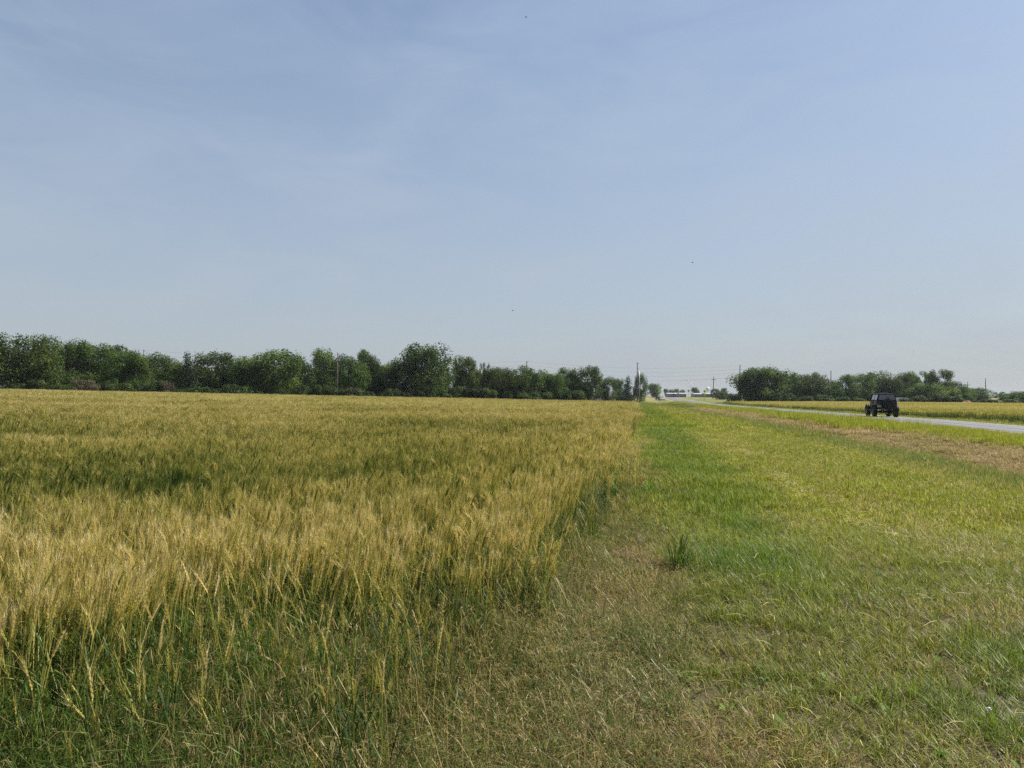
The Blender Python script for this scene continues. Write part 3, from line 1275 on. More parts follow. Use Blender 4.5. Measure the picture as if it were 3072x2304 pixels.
o.scale = (1.3, .9, 1)
tag(o, 'small pale stone lying on the turf near the lower right corner', 'stone')

# ------------------------------------------------------------------ single plants that stand out
def tuft(px, zc, count, h, spread, green, label, straw=.12):
    x, y = at(px, zc)
    m = foliage_material('tuft_blade', tuple(c * .7 for c in green), tuple(c * 1.35 for c in green), .35)
    o = empty('grass_tuft', (x, y, hz(x, y)), 0, label, 'grass tuft')
    for part, cnt in (('inner_blades', count // 2), ('outer_blades', count - count // 2)):
        mb = MB()
        for i in range(cnt):
            a = random.uniform(0, 6.28)
            d_ = Vector((math.cos(a), math.sin(a), 0))
            p0 = d_ * random.uniform(0, spread * .28)
            hh = h * random.uniform(.55, 1.1)
            b = spread * (random.uniform(.1, .45) if part == 'inner_blades' else random.uniform(.5, 1.1))
            w = random.uniform(.006, .011)
            top = UP * hh * (1.0 if part == 'inner_blades' else .75)
            mb.quad_strip([p0, p0 + d_ * b * .3 + top * .6, p0 + d_ * b * .75 + top, p0 + d_ * b * 1.15 + top * .85], [w, w, w * .7, 0],
                          Vector((-d_.y, d_.x, 0)), random.random())
        mb.build(part, m, o)
    return o


tuft(2030, 7.3, 95, .30, .36, (.085, .130, .028), 'dark green clump of coarse grass on the dry field margin')
tuft(1842, 12.0, 80, .46, .20, (.085, .170, .030), 'bright green upright grass clump at the wheat edge')
tuft(1775, 9.0, 50, .20, .18, (.075, .14, .03), 'small leafy green weed below the upright clump at the wheat edge')
tuft(1955, 12.5, 50, .26, .22, (.085, .16, .03), 'green grass clump between the wheat edge and the lush strip')


def lone_stalk(base, tip, bend, label, t=.0, seed=0):
    """one leaning wheat stalk; base and tip are world points, tip is where the ear starts"""
    random.seed(seed)
    o = empty('wheat_stalk', base, 0, label, 'wheat stalk', 'leaning wheat stalks in front of the field')
    b, e = Vector((0, 0, 0)), Vector(tip) - Vector(base)
    pts = []
    for i in range(7):
        f = i / 6
        pts.append(b.lerp(e, f) + UP * bend * math.sin(math.pi * f * .9) )
    mb = MB()
    mb.tube([tuple(p) for p in pts], [.0024, .0024, .0022, .002, .0018, .0016, .0015], 5, .52 + t)
    mb.build('stem', M_WHEAT1, o, True)
    d_ = (pts[-1] - pts[-2]).normalized()
    s1 = d_.cross(UP).normalized()
    s2 = d_.cross(s1).normalized()
    mb = MB()
    L_ = .095
    n = 11
    for j in range(n):
        c = pts[-1] + d_ * L_ * j / n
        for sg in (-1, 1):
            ax = s1 * sg
            k = 1 - .35 * abs(j / n - .4)
            mb.tube([tuple(c), tuple(c + d_ * .008 + ax * .005 * k), tuple(c + d_ * .019 + ax * .006 * k)], [.0015, .0042 * k, .0008], 5, .62 + t + rv(.05))
    mb.build('ear', M_WHEAT1, o, True)
    mb = MB()
    for j in range(26):
        c = pts[-1] + d_ * L_ * random.uniform(.1, 1)
        dr = (d_ + (s1 * rv() + s2 * rv()) * .32).normalized()
        ln = random.uniform(.06, .10)
        mb.quad_strip([c, c + dr * ln * .5, c + dr * ln], [.0014, .0011, 0], dr.cross(Vector((rv(), rv(), rv()))).normalized(), .78 + t)
    mb.build('awns', M_WHEAT1, o)
    return o


def px_point(px, py, zc):
    x, y = at(px, zc)
    return (x, y, ray_z(py, px, zc))


def lone_from_picture(pb, pt, zc, label, bend=.03, t=0.0, seed=0):
    bx, by = at(pb[0], zc + .1)
    base = (bx, by, hz(bx, by))
    lone_stalk(base, px_point(pt[0], pt[1], zc), bend, label, t, seed)


lone_from_picture((520, 2304), (268, 2165), 2.75, 'golden wheat ear leaning left over the dark weeds, lower left corner', .03, .06, 1)
lone_from_picture((300, 2500), (300, 2235), 2.6, 'pale wheat stalk bowed low beside the dark weeds', .07, -.02, 2)
lone_from_picture((560, 2420), (452, 2218), 2.7, 'bowed greenish wheat ear hanging over the bottom weeds', .06, -.05, 3)
lone_from_picture((520, 2300), (340, 2085), 3.0, 'thin pale wheat stalk leaning left above the golden ear', .02, .0, 4)
lone_from_picture((1050, 2200), (900, 1945), 3.4, 'long wheat stalk leaning left over the dry grass in the middle', .03, -.02, 5)
lone_from_picture((760, 2380), (640, 2190), 2.7, 'short leaning wheat stalk at the bottom edge, among fine weeds', .05, .0, 6)
lone_from_picture((1110, 2100), (1085, 1900), 3.6, 'upright green wheat stalk standing alone at the ragged field corner', .0, -.12, 7)
lone_from_picture((430, 2200), (385, 1990), 3.1, 'slanting wheat ear in front of the brown stems, lower left', .03, .02, 8)
lone_from_picture((1320, 2060), (1225, 1870), 3.9, 'wheat stalk fallen towards the dry grass, farthest from the field', .04, .05, 9)
random.seed(77)

# broad green blade in the lower left corner
bx, by = at(50, 2.7)
o = empty('broad_leaf_weed', (bx, by, hz(bx, by)), 0, 'single broad bright green blade in the lower left corner', 'weed')
mb = MB()
p = Vector(px_point(48, 2240, 2.7)) - Vector((bx, by, hz(bx, by)))
mb.quad_strip([Vector((0, 0, .1)), p * .7, p, p + Vector((.02, .0, .10))], [.008, .014, .016, 0], Vector((CA, SA, 0)), .3)
mb.build('blade', simple('fresh_blade', (.12, .22, .02), .4, noise=.2, nscale=20), o)
mb = MB()
mb.tube([(0, 0, 0), (0, 0, .12)], [.003, .002], 5)
mb.build('stem', simple('fresh_stem', (.10, .16, .03), .5, noise=.2), o)

# ------------------------------------------------------------------ trees
def crown_mesh(kind, leaves, leaf, m, seed):
    """unit crown: x, y within about half a unit, z from 0 to 1; many small leaf faces on many lobes"""
    r0 = random.Random(seed)
    lobes = []
    if kind == 'cedar':
        for i in range(44):
            z = .06 + .91 * (i + r0.random()) / 44
            rr = .40 * (1 - z) ** .75 + .05
            a = r0.uniform(0, 6.28)
            lobes.append((math.cos(a) * rr * .5, math.sin(a) * rr * .5, z - .03, rr * .6 + .05, .085))
    elif kind == 'bush':
        for i in range(12):
            a, q = r0.uniform(0, 6.28), r0.random() ** .6 * .36
            lobes.append((math.cos(a) * q, math.sin(a) * q, r0.uniform(.15, .72) * (1 - q * .9), r0.uniform(.14, .22), r0.uniform(.18, .30)))
    else:
        z0 = {'round': .26, 'tall': .24, 'airy': .36}[kind]
        n = {'round': 54, 'tall': 46, 'airy': 36}[kind]
        for i in range(n):
            z = r0.uniform(z0, .93)
            f = (z - z0) / (.95 - z0)
            env = {'round': .43 * math.sqrt(max(0, 1 - (f * 1.25 - .42) ** 2)), 'tall': .42 * (1 - .45 * f),
                   'airy': .45 * math.sqrt(max(0, 1 - (f * 1.5 - .6) ** 2))}[kind]
            a = r0.uniform(0, 6.28)
            q = env * r0.random() ** .45
            rr = r0.uniform(.085, .165) * (.72 if kind == 'airy' else 1)
            if i % 6 == 0:
                q *= 1.18
                rr *= .7
            zz = min(z, .985 - rr * .95)
            lobes.append((math.cos(a) * q, math.sin(a) * q, zz, rr, rr * r0.uniform(.95, 1.35)))
        if kind != 'airy':
            for i in range(18):                      # lower skirts that reach almost to the ground
                a = r0.uniform(0, 6.28)
                q = r0.uniform(.02, .40)
                lobes.append((math.cos(a) * q, math.sin(a) * q, r0.uniform(.06, .40), r0.uniform(.11, .18), r0.uniform(.10, .16)))
    wts = [l[3] * l[3] for l in lobes]
    mb = MB()
    picks = r0.choices(range(len(lobes)), wts, k=leaves)
    shade = [r0.uniform(.0, .9) for _ in lobes]
    for k in picks:
        cx, cy_, cz, rh, rz_ = lobes[k]
        while True:
            d = Vector((r0.gauss(0, 1), r0.gauss(0, 1), r0.gauss(0.12, 1)))
            if d.length > .01:
                break
        d.normalize()
        q = (r0.random() ** .42) * 1.05
        if r0.random() < .07:
            q *= r0.uniform(1.1, 1.4)
        p = Vector((cx + d.x * rh * q, cy_ + d.y * rh * q, max(.015, cz + d.z * rz_ * q)))
        nrm = (d * .8 + Vector((r0.gauss(0, .6), r0.gauss(0, .6), r0.gauss(.25, .6)))).normalized()
        u = nrm.orthogonal().normalized()
        w = nrm.cross(u)
        th = r0.uniform(0, 6.28)
        u, w = u * math.cos(th) + w * math.sin(th), w * math.cos(th) - u * math.sin(th)
        s = leaf * r0.uniform(.55, 1.35)
        t = min(1, max(0, shade[k] + r0.gauss(0, .2)))
        mb.poly([p - u * s, p - w * s * .5, p + u * s, p + w * s * .55], t)
    return mb.mesh('crown_' + kind, m)


def trunk_mesh(kind, seed):
    r0 = random.Random(seed)
    mb = MB()
    bend = r0.uniform(-.03, .03)
    top = {'round': .66, 'tall': .75, 'airy': .72, 'cedar': .9, 'bush': .45}[kind]
    rad = {'round': .026, 'tall': .022, 'airy': .020, 'cedar': .020, 'bush': .012}[kind]
    mb.tube([(0, 0, -.03), (bend * .4, 0, top * .35), (bend, .01, top * .7), (bend * 1.3, .0, top)], [rad * 1.25, rad, rad * .7, rad * .25], 7)
    if kind != 'cedar':
        for i in range(8):
            z = r0.uniform(.25, .75) * top
            a = r0.uniform(0, 6.28)
            ln = r0.uniform(.14, .32)
            mb.tube([(bend * z, 0, z), (math.cos(a) * ln * .5, math.sin(a) * ln * .5, z + ln * .35), (math.cos(a) * ln, math.sin(a) * ln, z + ln * .8)],
                    [rad * .5, rad * .32, rad * .1], 5)
    return mb.mesh('trunk_' + kind, M_BARK, True)


PROTO = {}
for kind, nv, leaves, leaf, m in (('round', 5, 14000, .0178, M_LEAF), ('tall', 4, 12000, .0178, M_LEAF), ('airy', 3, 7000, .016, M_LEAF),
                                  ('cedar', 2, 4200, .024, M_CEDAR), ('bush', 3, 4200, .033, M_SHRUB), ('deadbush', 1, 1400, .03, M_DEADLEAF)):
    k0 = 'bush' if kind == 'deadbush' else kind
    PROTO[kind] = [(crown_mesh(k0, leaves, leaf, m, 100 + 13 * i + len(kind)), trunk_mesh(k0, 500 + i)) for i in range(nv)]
tree_rnd = random.Random(5)


def tree(name, kind, px, top, wpx, zc, label, cat='tree', group=None, sink=0.0, base=None):
    x, y = at(px, zc)
    z = hz(x, y) - .05
    if base is not None:
        z = ray_z(base, px, zc)
    h = max(.6, ray_z(top, px, zc) - z)
    if kind in ('round', 'tall'):
        h *= 1.05
    w = wpx / FPX * zc
    o = empty(name, (x, y, z), tree_rnd.uniform(0, 6.28), label, cat, group)
    cm, tm = tree_rnd.choice(PROTO[kind])
    for part, me in (('crown', cm), ('trunk', tm)):
        c = bpy.data.objects.new(part, me)
        C.objects.link(c)
        c.parent = o
        c.scale = (w, w, h) if part == 'crown' else (min(w, h), min(w, h), h)
    return o


def line_depth(px):
    return float(np.interp(px, [-260, 0, 600, 1200, 1790], [118, 132, 150, 172, 200]))


GL = 'trees of the long tree line behind the wheat'
LEFT = [
    ('broadleaf_tree', 'round', -60, 1018, 150, 4, 'tree cut off by the left picture edge, behind the wheat'),
    ('broadleaf_tree', 'round', 55, 1009, 175, 3, 'tallest broad bright green tree at the left end of the tree line'),
    ('broadleaf_tree', 'tall', 130, 1013, 110, 6, 'dark green tree just right of the tallest left tree'),
    ('broadleaf_tree', 'tall', 190, 1034, 90, 10, 'narrow tree filling the gap after the dark left tree'),
    ('broadleaf_tree', 'tall', 233, 1027, 110, 12, 'tree with a peaked top, third hump from the left'),
    ('broadleaf_tree', 'round', 308, 1038, 165, 16, 'wide pale hazy tree standing behind the left trees'),
    ('broadleaf_tree', 'round', 368, 1056, 105, 6, 'round tree left of the first pole over the tree line'),
    ('broadleaf_tree', 'tall', 408, 1065, 85, 3, 'dark tree right below the first pole at left'),
    ('broadleaf_tree', 'round', 486, 1068, 120, 7, 'rounded tree between the first pole and the dark cedar'),
    ('cedar_tree', 'cedar', 564, 1054, 70, 4, 'slim dark cedar poking above the tree line'),
    ('broadleaf_tree', 'round', 635, 1062, 140, 9, 'wide rounded tree just right of the slim dark cedar'),
    ('broadleaf_tree', 'tall', 697, 1083, 75, 6, 'low tree in the dip right of the wide rounded tree'),
    ('broadleaf_tree', 'round', 742, 1075, 95, 8, 'light green tree left of the big dark round tree'),
    ('broadleaf_tree', 'round', 822, 1057, 160, 4, 'big dark round tree midway along the tree line'),
    ('broadleaf_tree', 'round', 904, 1081, 90, 8, 'low ragged tree right of the big dark round tree'),
    ('broadleaf_tree', 'tall', 970, 1051, 90, 8, 'tall leaning tree beside the pole with the side arm'),
    ('broadleaf_tree', 'round', 1045, 1073, 105, 7, 'bright green tree right behind the pole with the side arm'),
    ('broadleaf_tree', 'tall', 1093, 1053, 80, 10, 'twin topped tree, its upper crown dark'),
    ('broadleaf_tree', 'tall', 1120, 1071, 55, 9, 'small open crown right of the twin topped tree'),
    ('broadleaf_tree', 'round', 1188, 1082, 90, 8, 'low dark tree left of the highest central tree'),
    ('broadleaf_tree', 'round', 1282, 1042, 165, 5, 'highest broad tree in the middle of the tree line'),
    ('broadleaf_tree', 'tall', 1377, 1072, 50, 9, 'thin sprig topped tree right of the highest central tree'),
    ('broadleaf_tree', 'tall', 1406, 1075, 75, 7, 'feathery dark tree, second after the highest central tree'),
    ('broadleaf_tree', 'airy', 1451, 1085, 50, 10, 'open airy tree with sky between its twigs'),
    ('broadleaf_tree', 'round', 1494, 1106, 95, 5, 'low tree before the third pole'),
    ('broadleaf_tree', 'round', 1562, 1101, 100, 5, 'low bright tree right below the third pole'),
    ('broadleaf_tree', 'round', 1614, 1112, 85, 6, 'low tree after the third pole'),
    ('broadleaf_tree', 'round', 1663, 1123, 75, 3, 'smallest yellow green tree near the end of the tree line'),
    ('broadleaf_tree', 'tall', 1704, 1106, 84, 6, 'dark open tree beside the last tree of the line'),
    ('broadleaf_tree', 'round', 1764, 1103, 80, 2, 'last dense tree at the road end of the tree line'),
]
for nm, kd, px, top, w, back, lab in LEFT:
    tree(nm, kd, px, top, w * 1.22, line_depth(px) + back, lab, 'tree', GL)
SHORT = ['tree at the left picture edge', 'tallest left tree', 'dark tree after the tallest left one', 'narrow gap tree', 'third hump from the left',
         'wide pale hazy tree', 'round tree left of the first pole', 'dark tree below the first pole', 'rounded tree before the dark cedar',
         'slim dark cedar', 'wide rounded tree after the cedar', 'low dip tree', 'light green tree', 'big dark round tree', 'low ragged tree',
         'tall leaning tree', 'bright tree behind the side arm', 'twin topped tree', 'small open crown', 'low dark tree before the highest',
         'highest central tree', 'thin sprig topped tree', 'feathery dark tree', 'open airy tree', 'low round tree left of the third pole',
         'low bright tree below pole three', 'low tree right of the third pole', 'smallest tree', 'dark open tree',
         'last dense tree']
# depth of the wood behind: fills the gaps low down; bushes along its foot
rr_ = random.Random(21)
for i, ((_, _, px, top, w, back, _), sh) in enumerate(zip(LEFT, SHORT)):
    p2 = px + rr_.uniform(22, 36)
    tp = float(np.interp(p2, [-120, 200, 700, 1200, 1760], [1062, 1082, 1104, 1104, 1140])) + rr_.uniform(-10, 10)
    if i < 29:
        tree('understory_tree', 'round', p2, tp, 108, line_depth(p2) + 14 + rr_.uniform(0, 5),
             'half hidden tree behind the ' + sh, 'tree', 'trees filling the inside of the tree line')
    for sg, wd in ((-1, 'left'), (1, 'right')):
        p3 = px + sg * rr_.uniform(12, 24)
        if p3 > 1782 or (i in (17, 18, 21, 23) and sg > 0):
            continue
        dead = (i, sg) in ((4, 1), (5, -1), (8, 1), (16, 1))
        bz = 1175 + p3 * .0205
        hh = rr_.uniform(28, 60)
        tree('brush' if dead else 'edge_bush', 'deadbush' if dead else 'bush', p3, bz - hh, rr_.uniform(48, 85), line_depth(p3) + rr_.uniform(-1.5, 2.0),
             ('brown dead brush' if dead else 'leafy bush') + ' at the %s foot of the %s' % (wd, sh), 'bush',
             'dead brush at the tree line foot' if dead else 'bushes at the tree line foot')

MIDDLE = [
    ('broadleaf_tree', 'round', 1822, 1135, 70, 262, None, 'dark hazy tree just beyond the end of the tree line'),
    ('broadleaf_tree', 'round', 1856, 1139, 46, 268, None, 'low tree left of the dark conical cedar'),
    ('cedar_tree', 'cedar', 1884, 1126, 52, 238, None, 'dark conical cedar left of the grey roadside pole'),
    ('broadleaf_tree', 'tall', 1922, 1124, 56, 246, None, 'tree behind the two poles near the wheat corner'),
    ('broadleaf_tree', 'round', 1963, 1152, 50, 470, None, 'bluish round tree left of the storage buildings'),
    ('broadleaf_tree', 'round', 1999, 1167, 22, 760, None, 'first small far tree behind the storage roofs'),
    ('broadleaf_tree', 'round', 2014, 1168, 22, 770, None, 'second small far tree behind the storage roofs'),
    ('broadleaf_tree', 'round', 2030, 1167, 24, 765, None, 'third small far tree behind the storage roofs'),
    ('broadleaf_tree', 'round', 2047, 1169, 22, 775, None, 'fourth small far tree behind the storage roofs'),
    ('broadleaf_tree', 'round', 2086, 1163, 30, 560, None, 'round grey green tree between the storage buildings'),
    ('broadleaf_tree', 'round', 2146, 1167, 32, 480, None, 'small round tree just right of the leaning cross arm pole'),
    ('broadleaf_tree', 'round', 2172, 1165, 28, 500, None, 'small hazy tree over the dark roadside bush'),
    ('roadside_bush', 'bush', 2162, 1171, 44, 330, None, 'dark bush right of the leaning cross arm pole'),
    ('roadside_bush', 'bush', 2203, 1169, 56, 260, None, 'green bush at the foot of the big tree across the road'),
]
for nm, kd, px, top, w, zc, base, lab in MIDDLE:
    tree(nm, kd, px, top, w, zc, lab, 'bush' if 'bush' in nm else 'tree', None)
GR = 'trees behind the field across the road'
RIGHT = [
    ('broadleaf_tree', 'round', 2280, 1106, 148, 236, 'big dark round tree at the start of the right hand trees'),
    ('broadleaf_tree', 'round', 2366, 1119, 85, 250, 'tree just right of the big round tree across the road'),
    ('broadleaf_tree', 'round', 2408, 1127, 70, 256, 'lower tree in the dip after the big round tree'),
    ('broadleaf_tree', 'round', 2438, 1121, 95, 246, 'rounded tree left of the pole over the right hand trees'),
    ('broadleaf_tree', 'round', 2492, 1144, 75, 248, 'low tree directly below the pole over the right hand trees'),
    ('broadleaf_tree', 'tall', 2538, 1126, 85, 250, 'peaked tree right of the pole over the right hand trees'),
    ('broadleaf_tree', 'round', 2582, 1125, 80, 256, 'tree left behind the black vehicle'),
    ('broadleaf_tree', 'round', 2632, 1117, 105, 262, 'wide tree right above the black vehicle'),
    ('broadleaf_tree', 'round', 2678, 1138, 70, 258, 'lower tree just right above the black vehicle'),
    ('broadleaf_tree', 'round', 2705, 1124, 70, 266, 'tree between the vehicle and the tall open tree'),
    ('broadleaf_tree', 'tall', 2734, 1118, 60, 262, 'small open topped tree left of the tall open tree'),
    ('broadleaf_tree', 'airy', 2776, 1111, 66, 258, 'left half of the pair of tall open crowns'),
    ('broadleaf_tree', 'airy', 2818, 1107, 90, 256, 'tallest open crowned tree on the right with sky showing through'),
    ('broadleaf_tree', 'round', 2800, 1152, 125, 250, 'dense low tree below the tallest open crown'),
    ('broadleaf_tree', 'round', 2856, 1146, 75, 252, 'tree sloping down right of the tallest open crown'),
    ('broadleaf_tree', 'round', 2880, 1163, 75, 250, 'low tree left of the far cross arm pole'),
    ('broadleaf_tree', 'round', 2928, 1165, 80, 262, 'rounded tree between the two right hand poles'),
    ('broadleaf_tree', 'airy', 2999, 1175, 46, 330, 'small far open tree right of the last pole'),
    ('broadleaf_tree', 'round', 3024, 1181, 52, 300, 'low tree right of the small far open tree'),
    ('broadleaf_tree', 'round', 3062, 1175, 70, 240, 'dark tree at the right picture edge'),
    ('broadleaf_tree', 'round', 3120, 1170, 80, 244, 'tree just cut off by the right picture edge'),
    ('broadleaf_tree', 'round', 2252, 1114, 66, 233, 'tree forming the steep left flank of the big round clump across the road'),
    ('broadleaf_tree', 'round', 2314, 1112, 80, 238, 'tree forming the right shoulder of the big round clump across the road'),
]
for nm, kd, px, top, w, zc, lab in RIGHT:
    tree(nm, kd, px, top, w * 1.2, zc, lab, 'tree', GR)
RB = [(2350, 1172, 70, 'low shade bush right of the big round tree trunk'), (2420, 1182, 60, 'bush below the rounded tree across the field'),
      (2475, 1178, 70, 'bush at the foot of the low tree under the pole'), (2530, 1184, 60, 'bush at the foot of the peaked tree'),
      (2580, 1188, 55, 'bright bush just left of the black vehicle'), (2718, 1187, 58, 'light green shrub just right of the black vehicle'),
      (2766, 1179, 62, 'dark round shrub at the far field edge'), (2825, 1176, 70, 'shrub right of the small white car'),
      (2868, 1178, 60, 'shrub left of the brown earth heap'), (2945, 1192, 70, 'low hedge bush right of the brown earth heap'),
      (2985, 1194, 66, 'low hedge bush below the small far open tree'), (3035, 1190, 60, 'low hedge bush near the right picture edge')]
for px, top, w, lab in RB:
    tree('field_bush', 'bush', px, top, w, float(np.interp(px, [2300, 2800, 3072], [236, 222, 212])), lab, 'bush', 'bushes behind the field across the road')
RSHORT = ['big round tree across the road', 'tree after the big round one', 'lower dip tree across the road', 'rounded tree left of the right hand pole',
          'low tree under the right hand pole', 'peaked tree right of the pole', 'tree left behind the vehicle', 'wide tree above the vehicle',
          'lower tree right above the vehicle', 'tree before the tall open one', 'small open topped tree', 'left one of the open crowns',
          'tallest open crown', 'dense low tree below the open crown', 'tree sloping down after the open crown', 'low tree left of the far cross arm pole']
for (_, _, px, _, _, _, _), sh in zip(RIGHT, RSHORT):
    p2 = px + rr_.uniform(18, 30)
    tree('understory_tree', 'round', p2, 1168 + (p2 - 2330) * .022 + rr_.uniform(-6, 6), 84, 272 + rr_.uniform(0, 8),
         'half hidden tree behind the ' + sh, 'tree', 'trees filling the inside of the right hand trees')


# ------------------------------------------------------------------ poles and wires
def pole(px, top, zc, label, rad=.16, arm=None, lean=0.0, m=None, base=None, name='utility_pole', insul=True, grp=None):
    x, y = at(px, zc)
    z = hz(x, y)
    if base:
        z = ray_z(base, px, zc)
    h = ray_z(top, px, zc) - z
    o = empty(name, (x, y, z - .1), YAW, label, 'utility pole', grp)
    mb = MB()
    mb.tube([(0, 0, 0), (lean * h * .5, 0, h * .5), (lean * h, 0, h + .1)], [rad * 1.2, rad, rad * .75], 8)
    mb.build('post', m or M_POLE, o, True)
    if arm:
        drop, half, = arm
        mb = MB()
        mb.box((lean * h, -.16, h - drop), (half * 2, .13, .16))
        a = mb.build('cross_arm', M_POLE, o)
        if insul:
            for sx in (-.92, -.5, .5, .92):
                mb = MB()
                bx = lean * h + sx * half
                mb.tube([(bx, -.16, h - drop + .082), (bx, -.16, h - drop + .2), (bx, -.16, h - drop + .28)], [.07, .10, .05], 6)
                mb.build('insulator', M_INSUL, a)
        for sg in (-1, 1):
            mb = MB()
            mb.tube([(lean * h + sg * half * .6, -.12, h - drop - .06), (lean * h, -.1, h - drop - .75)], [.03, .03], 5)
            mb.build('brace', M_POLE, o)
    else:
        for dz in (.35, 1.7, 3.0):
            mb = MB()
            mb.tube([(rad * .6, 0, h - dz), (rad * .6 + .28, 0, h - dz + .10), (rad * .6 + .42, 0, h - dz + .12)], [.05, .08, .04], 6)
            mb.build('insulator', M_INSUL, o)
    return Vector((x, y, z + h))


GP = 'poles of the power line crossing behind the trees'
tops = [
    pole(-190, 1045, 246, 'line pole left of the picture edge', grp=GP, rad=.20),
    pole(430, 1049, 246, 'first thin pole rising over the left tree line', grp=GP, rad=.20),
    pole(1580, 1083, 262, 'third thin pole rising over the low end of the tree line', grp=GP, rad=.20),
    pole(2220, 1095, 294, 'tall pole beside the big round tree across the road', grp=GP, rad=.22),
    pole(2493, 1112, 350, 'thin pole rising over the right hand trees', grp=GP, rad=.23),
    pole(2957, 1135, 452, 'last tall pole standing in the gap of the right hand trees', grp=GP, rad=.27),
]
P2nd = pole(1012, 1057, line_depth(1012) + 1.0, 'pole with a side arm standing in front of the tree line', rad=.13)
x, y = at(1012, line_depth(1012) + 1.0)
mb = MB()
zz = ray_z(1112, 1000, line_depth(1012) + 1.0)
pa = at(985, line_depth(1012) + .9)
mb.tube([(x, y - .1, zz + .1), (pa[0], pa[1], zz - .05)], [.05, .04], 6)
tag(mb.build('pole_bracket', M_GALV), 'pale side arm sticking out left of the pole in the tree line', 'bracket')
pole(1912, 1087, 222, 'dark tall pole at the wheat corner beside the grass', rad=.17, arm=None)
pole(1918.5, 1115, 216, 'grey slimmer pole right beside the dark tall pole', rad=.14, m=M_GALV, lean=-.004)
pole(2139, 1129, 362, 'leaning pole with a short cross arm before the storage buildings', rad=.20, arm=(1.5, 1.0), lean=.035)
pole(2903, 1145, 420, 'far pole with a cross arm left of the last tall pole', rad=.20, arm=(1.7, 1.3))
pole(2963, 1166, 470, 'short thin post right beside the last tall pole', rad=.12)
pole(3005, 1170, 620, 'tiny far post above the small open tree', rad=.16)


def wire(drop, sag, label, pts, rad=.015):
    mb = MB()
    for a, b in zip(pts, pts[1:]):
        a = a - UP * drop + Vector((.4, 0, .1))
        b = b - UP * drop + Vector((.4, 0, .1))
        q = []
        for i in range(9):
            f = i / 8
            q.append(tuple(a.lerp(b, f) - UP * sag * 4 * f * (1 - f)))
        mb.tube(q, [rad] * 9, 4)
    tag(mb.build('power_wire', M_WIRE), label, 'wire', 'wires of the power line')


wire(.35, 1.6, 'topmost wire strung between the tall line poles', tops)
wire(1.7, 1.8, 'second wire below the topmost, strung between the tall line poles', tops)
wire(3.0, 1.9, 'third wire from the top between the tall line poles', tops, .018)
wire(4.6, 2.0, 'lowest and heaviest wire between the tall line poles', tops[2:], .024)

# ------------------------------------------------------------------ street lamp, signs, buildings, far vehicles
x, y = at(2073, 405)
z = hz(x, y)
h = ray_z(1145, 2073, 405) - z
o = empty('street_lamp', (x, y, z), YAW, 'tall grey street lamp with an arm to the left beside the road', 'street lamp')
mb = MB()
mb.tube([(0, 0, 0), (0, 0, h)], [.13, .09], 8)
mb.build('post', M_GALV, o, True)
mb = MB()
mb.tube([(0, 0, h - .4), (-1.0, 0, h + .35), (-2.5, 0, h + .95)], [.07, .06, .05], 6)
arm_ = mb.build('arm', M_GALV, o, True)
mb = MB()
mb.prism([(-2.4, h + .98), (-2.5, h + .84), (-3.1, h + .98), (-3.2, h + 1.07), (-2.9, h + 1.1)], 'Y', -.17, .17)
mb.build('lamp_head', simple('lamp_head', (.45, .46, .47), .4, .5), arm_, recalc=True)
mb = MB()
mb.box((0, -.14, 1.0), (.2, .06, .3))
mb.build('hatch', M_GALV, o)

M_FLUO = simple('fluorescent_yellow_green', (.52, .72, .04), .45)
M_YEL = simple('sign_yellow', (.62, .50, .03), .45)
M_BLACK = simple('sign_black', (.02, .02, .02), .5)


def road_sign(px, base, top, zc, wpx, label, m, plaque=True):
    x, y = at(px, zc)
    z = hz(x, y)
    zt = ray_z(top, px, zc) - z
    s = wpx / FPX * zc
    o = empty('road_sign', (x, y, z), YAW, label, 'road sign')
    mb = MB()
    mb.tube([(0, .05, 0), (0, .05, zt)], [.05, .05], 6)
    mb.build('post', M_GALV, o)
    r2 = s / 2
    zc_ = zt - r2
    dia = [(0, zc_ - r2), (r2, zc_), (0, zc_ + r2), (-r2, zc_)]
    mb = MB()
    mb.prism([(p, q) for p, q in dia], 'Y', -.02, .0)
    pl = mb.build('sign_plate', m, o, recalc=True)
    mb = MB()
    mb.prism([(-.05 * s, zc_ - .22 * s), (.05 * s, zc_ - .22 * s), (.05 * s, zc_ + .05 * s), (.16 * s, zc_ + .05 * s), (0, zc_ + .25 * s), (-.16 * s, zc_ + .05 * s),
              (-.05 * s, zc_ + .05 * s)], 'Y', -.026, -.022)
    mb.build('symbol', M_BLACK, pl, recalc=True)
    if plaque:
        mb = MB()
        mb.box((0, -.01, zc_ - r2 - .42 * s), (s * .72, .02, s * .7))
        mb.build('plaque', m, o)
    return o


road_sign(1980, 1190, 1158, 260, 11, 'bright yellow green diamond sign left of the storage buildings', M_FLUO)
road_sign(2114, 1193, 1169, 300, 10, 'bright yellow green diamond sign before the reddish storage wall', M_FLUO)
road_sign(2066, 1192, 1168, 380, 9, 'yellow warning diamond at the foot of the street lamp', M_YEL, False)

M_WALLG = simple('storage_wall_grey', (.30, .28, .29), .7, noise=.15)
M_WALLR = simple('storage_wall_red', (.32, .13, .09), .7, noise=.15)
M_ROOFW = simple('white_metal_roof', (.34, .35, .37), .6)
M_DOORB = simple('roll_door', (.16, .15, .20), .5)


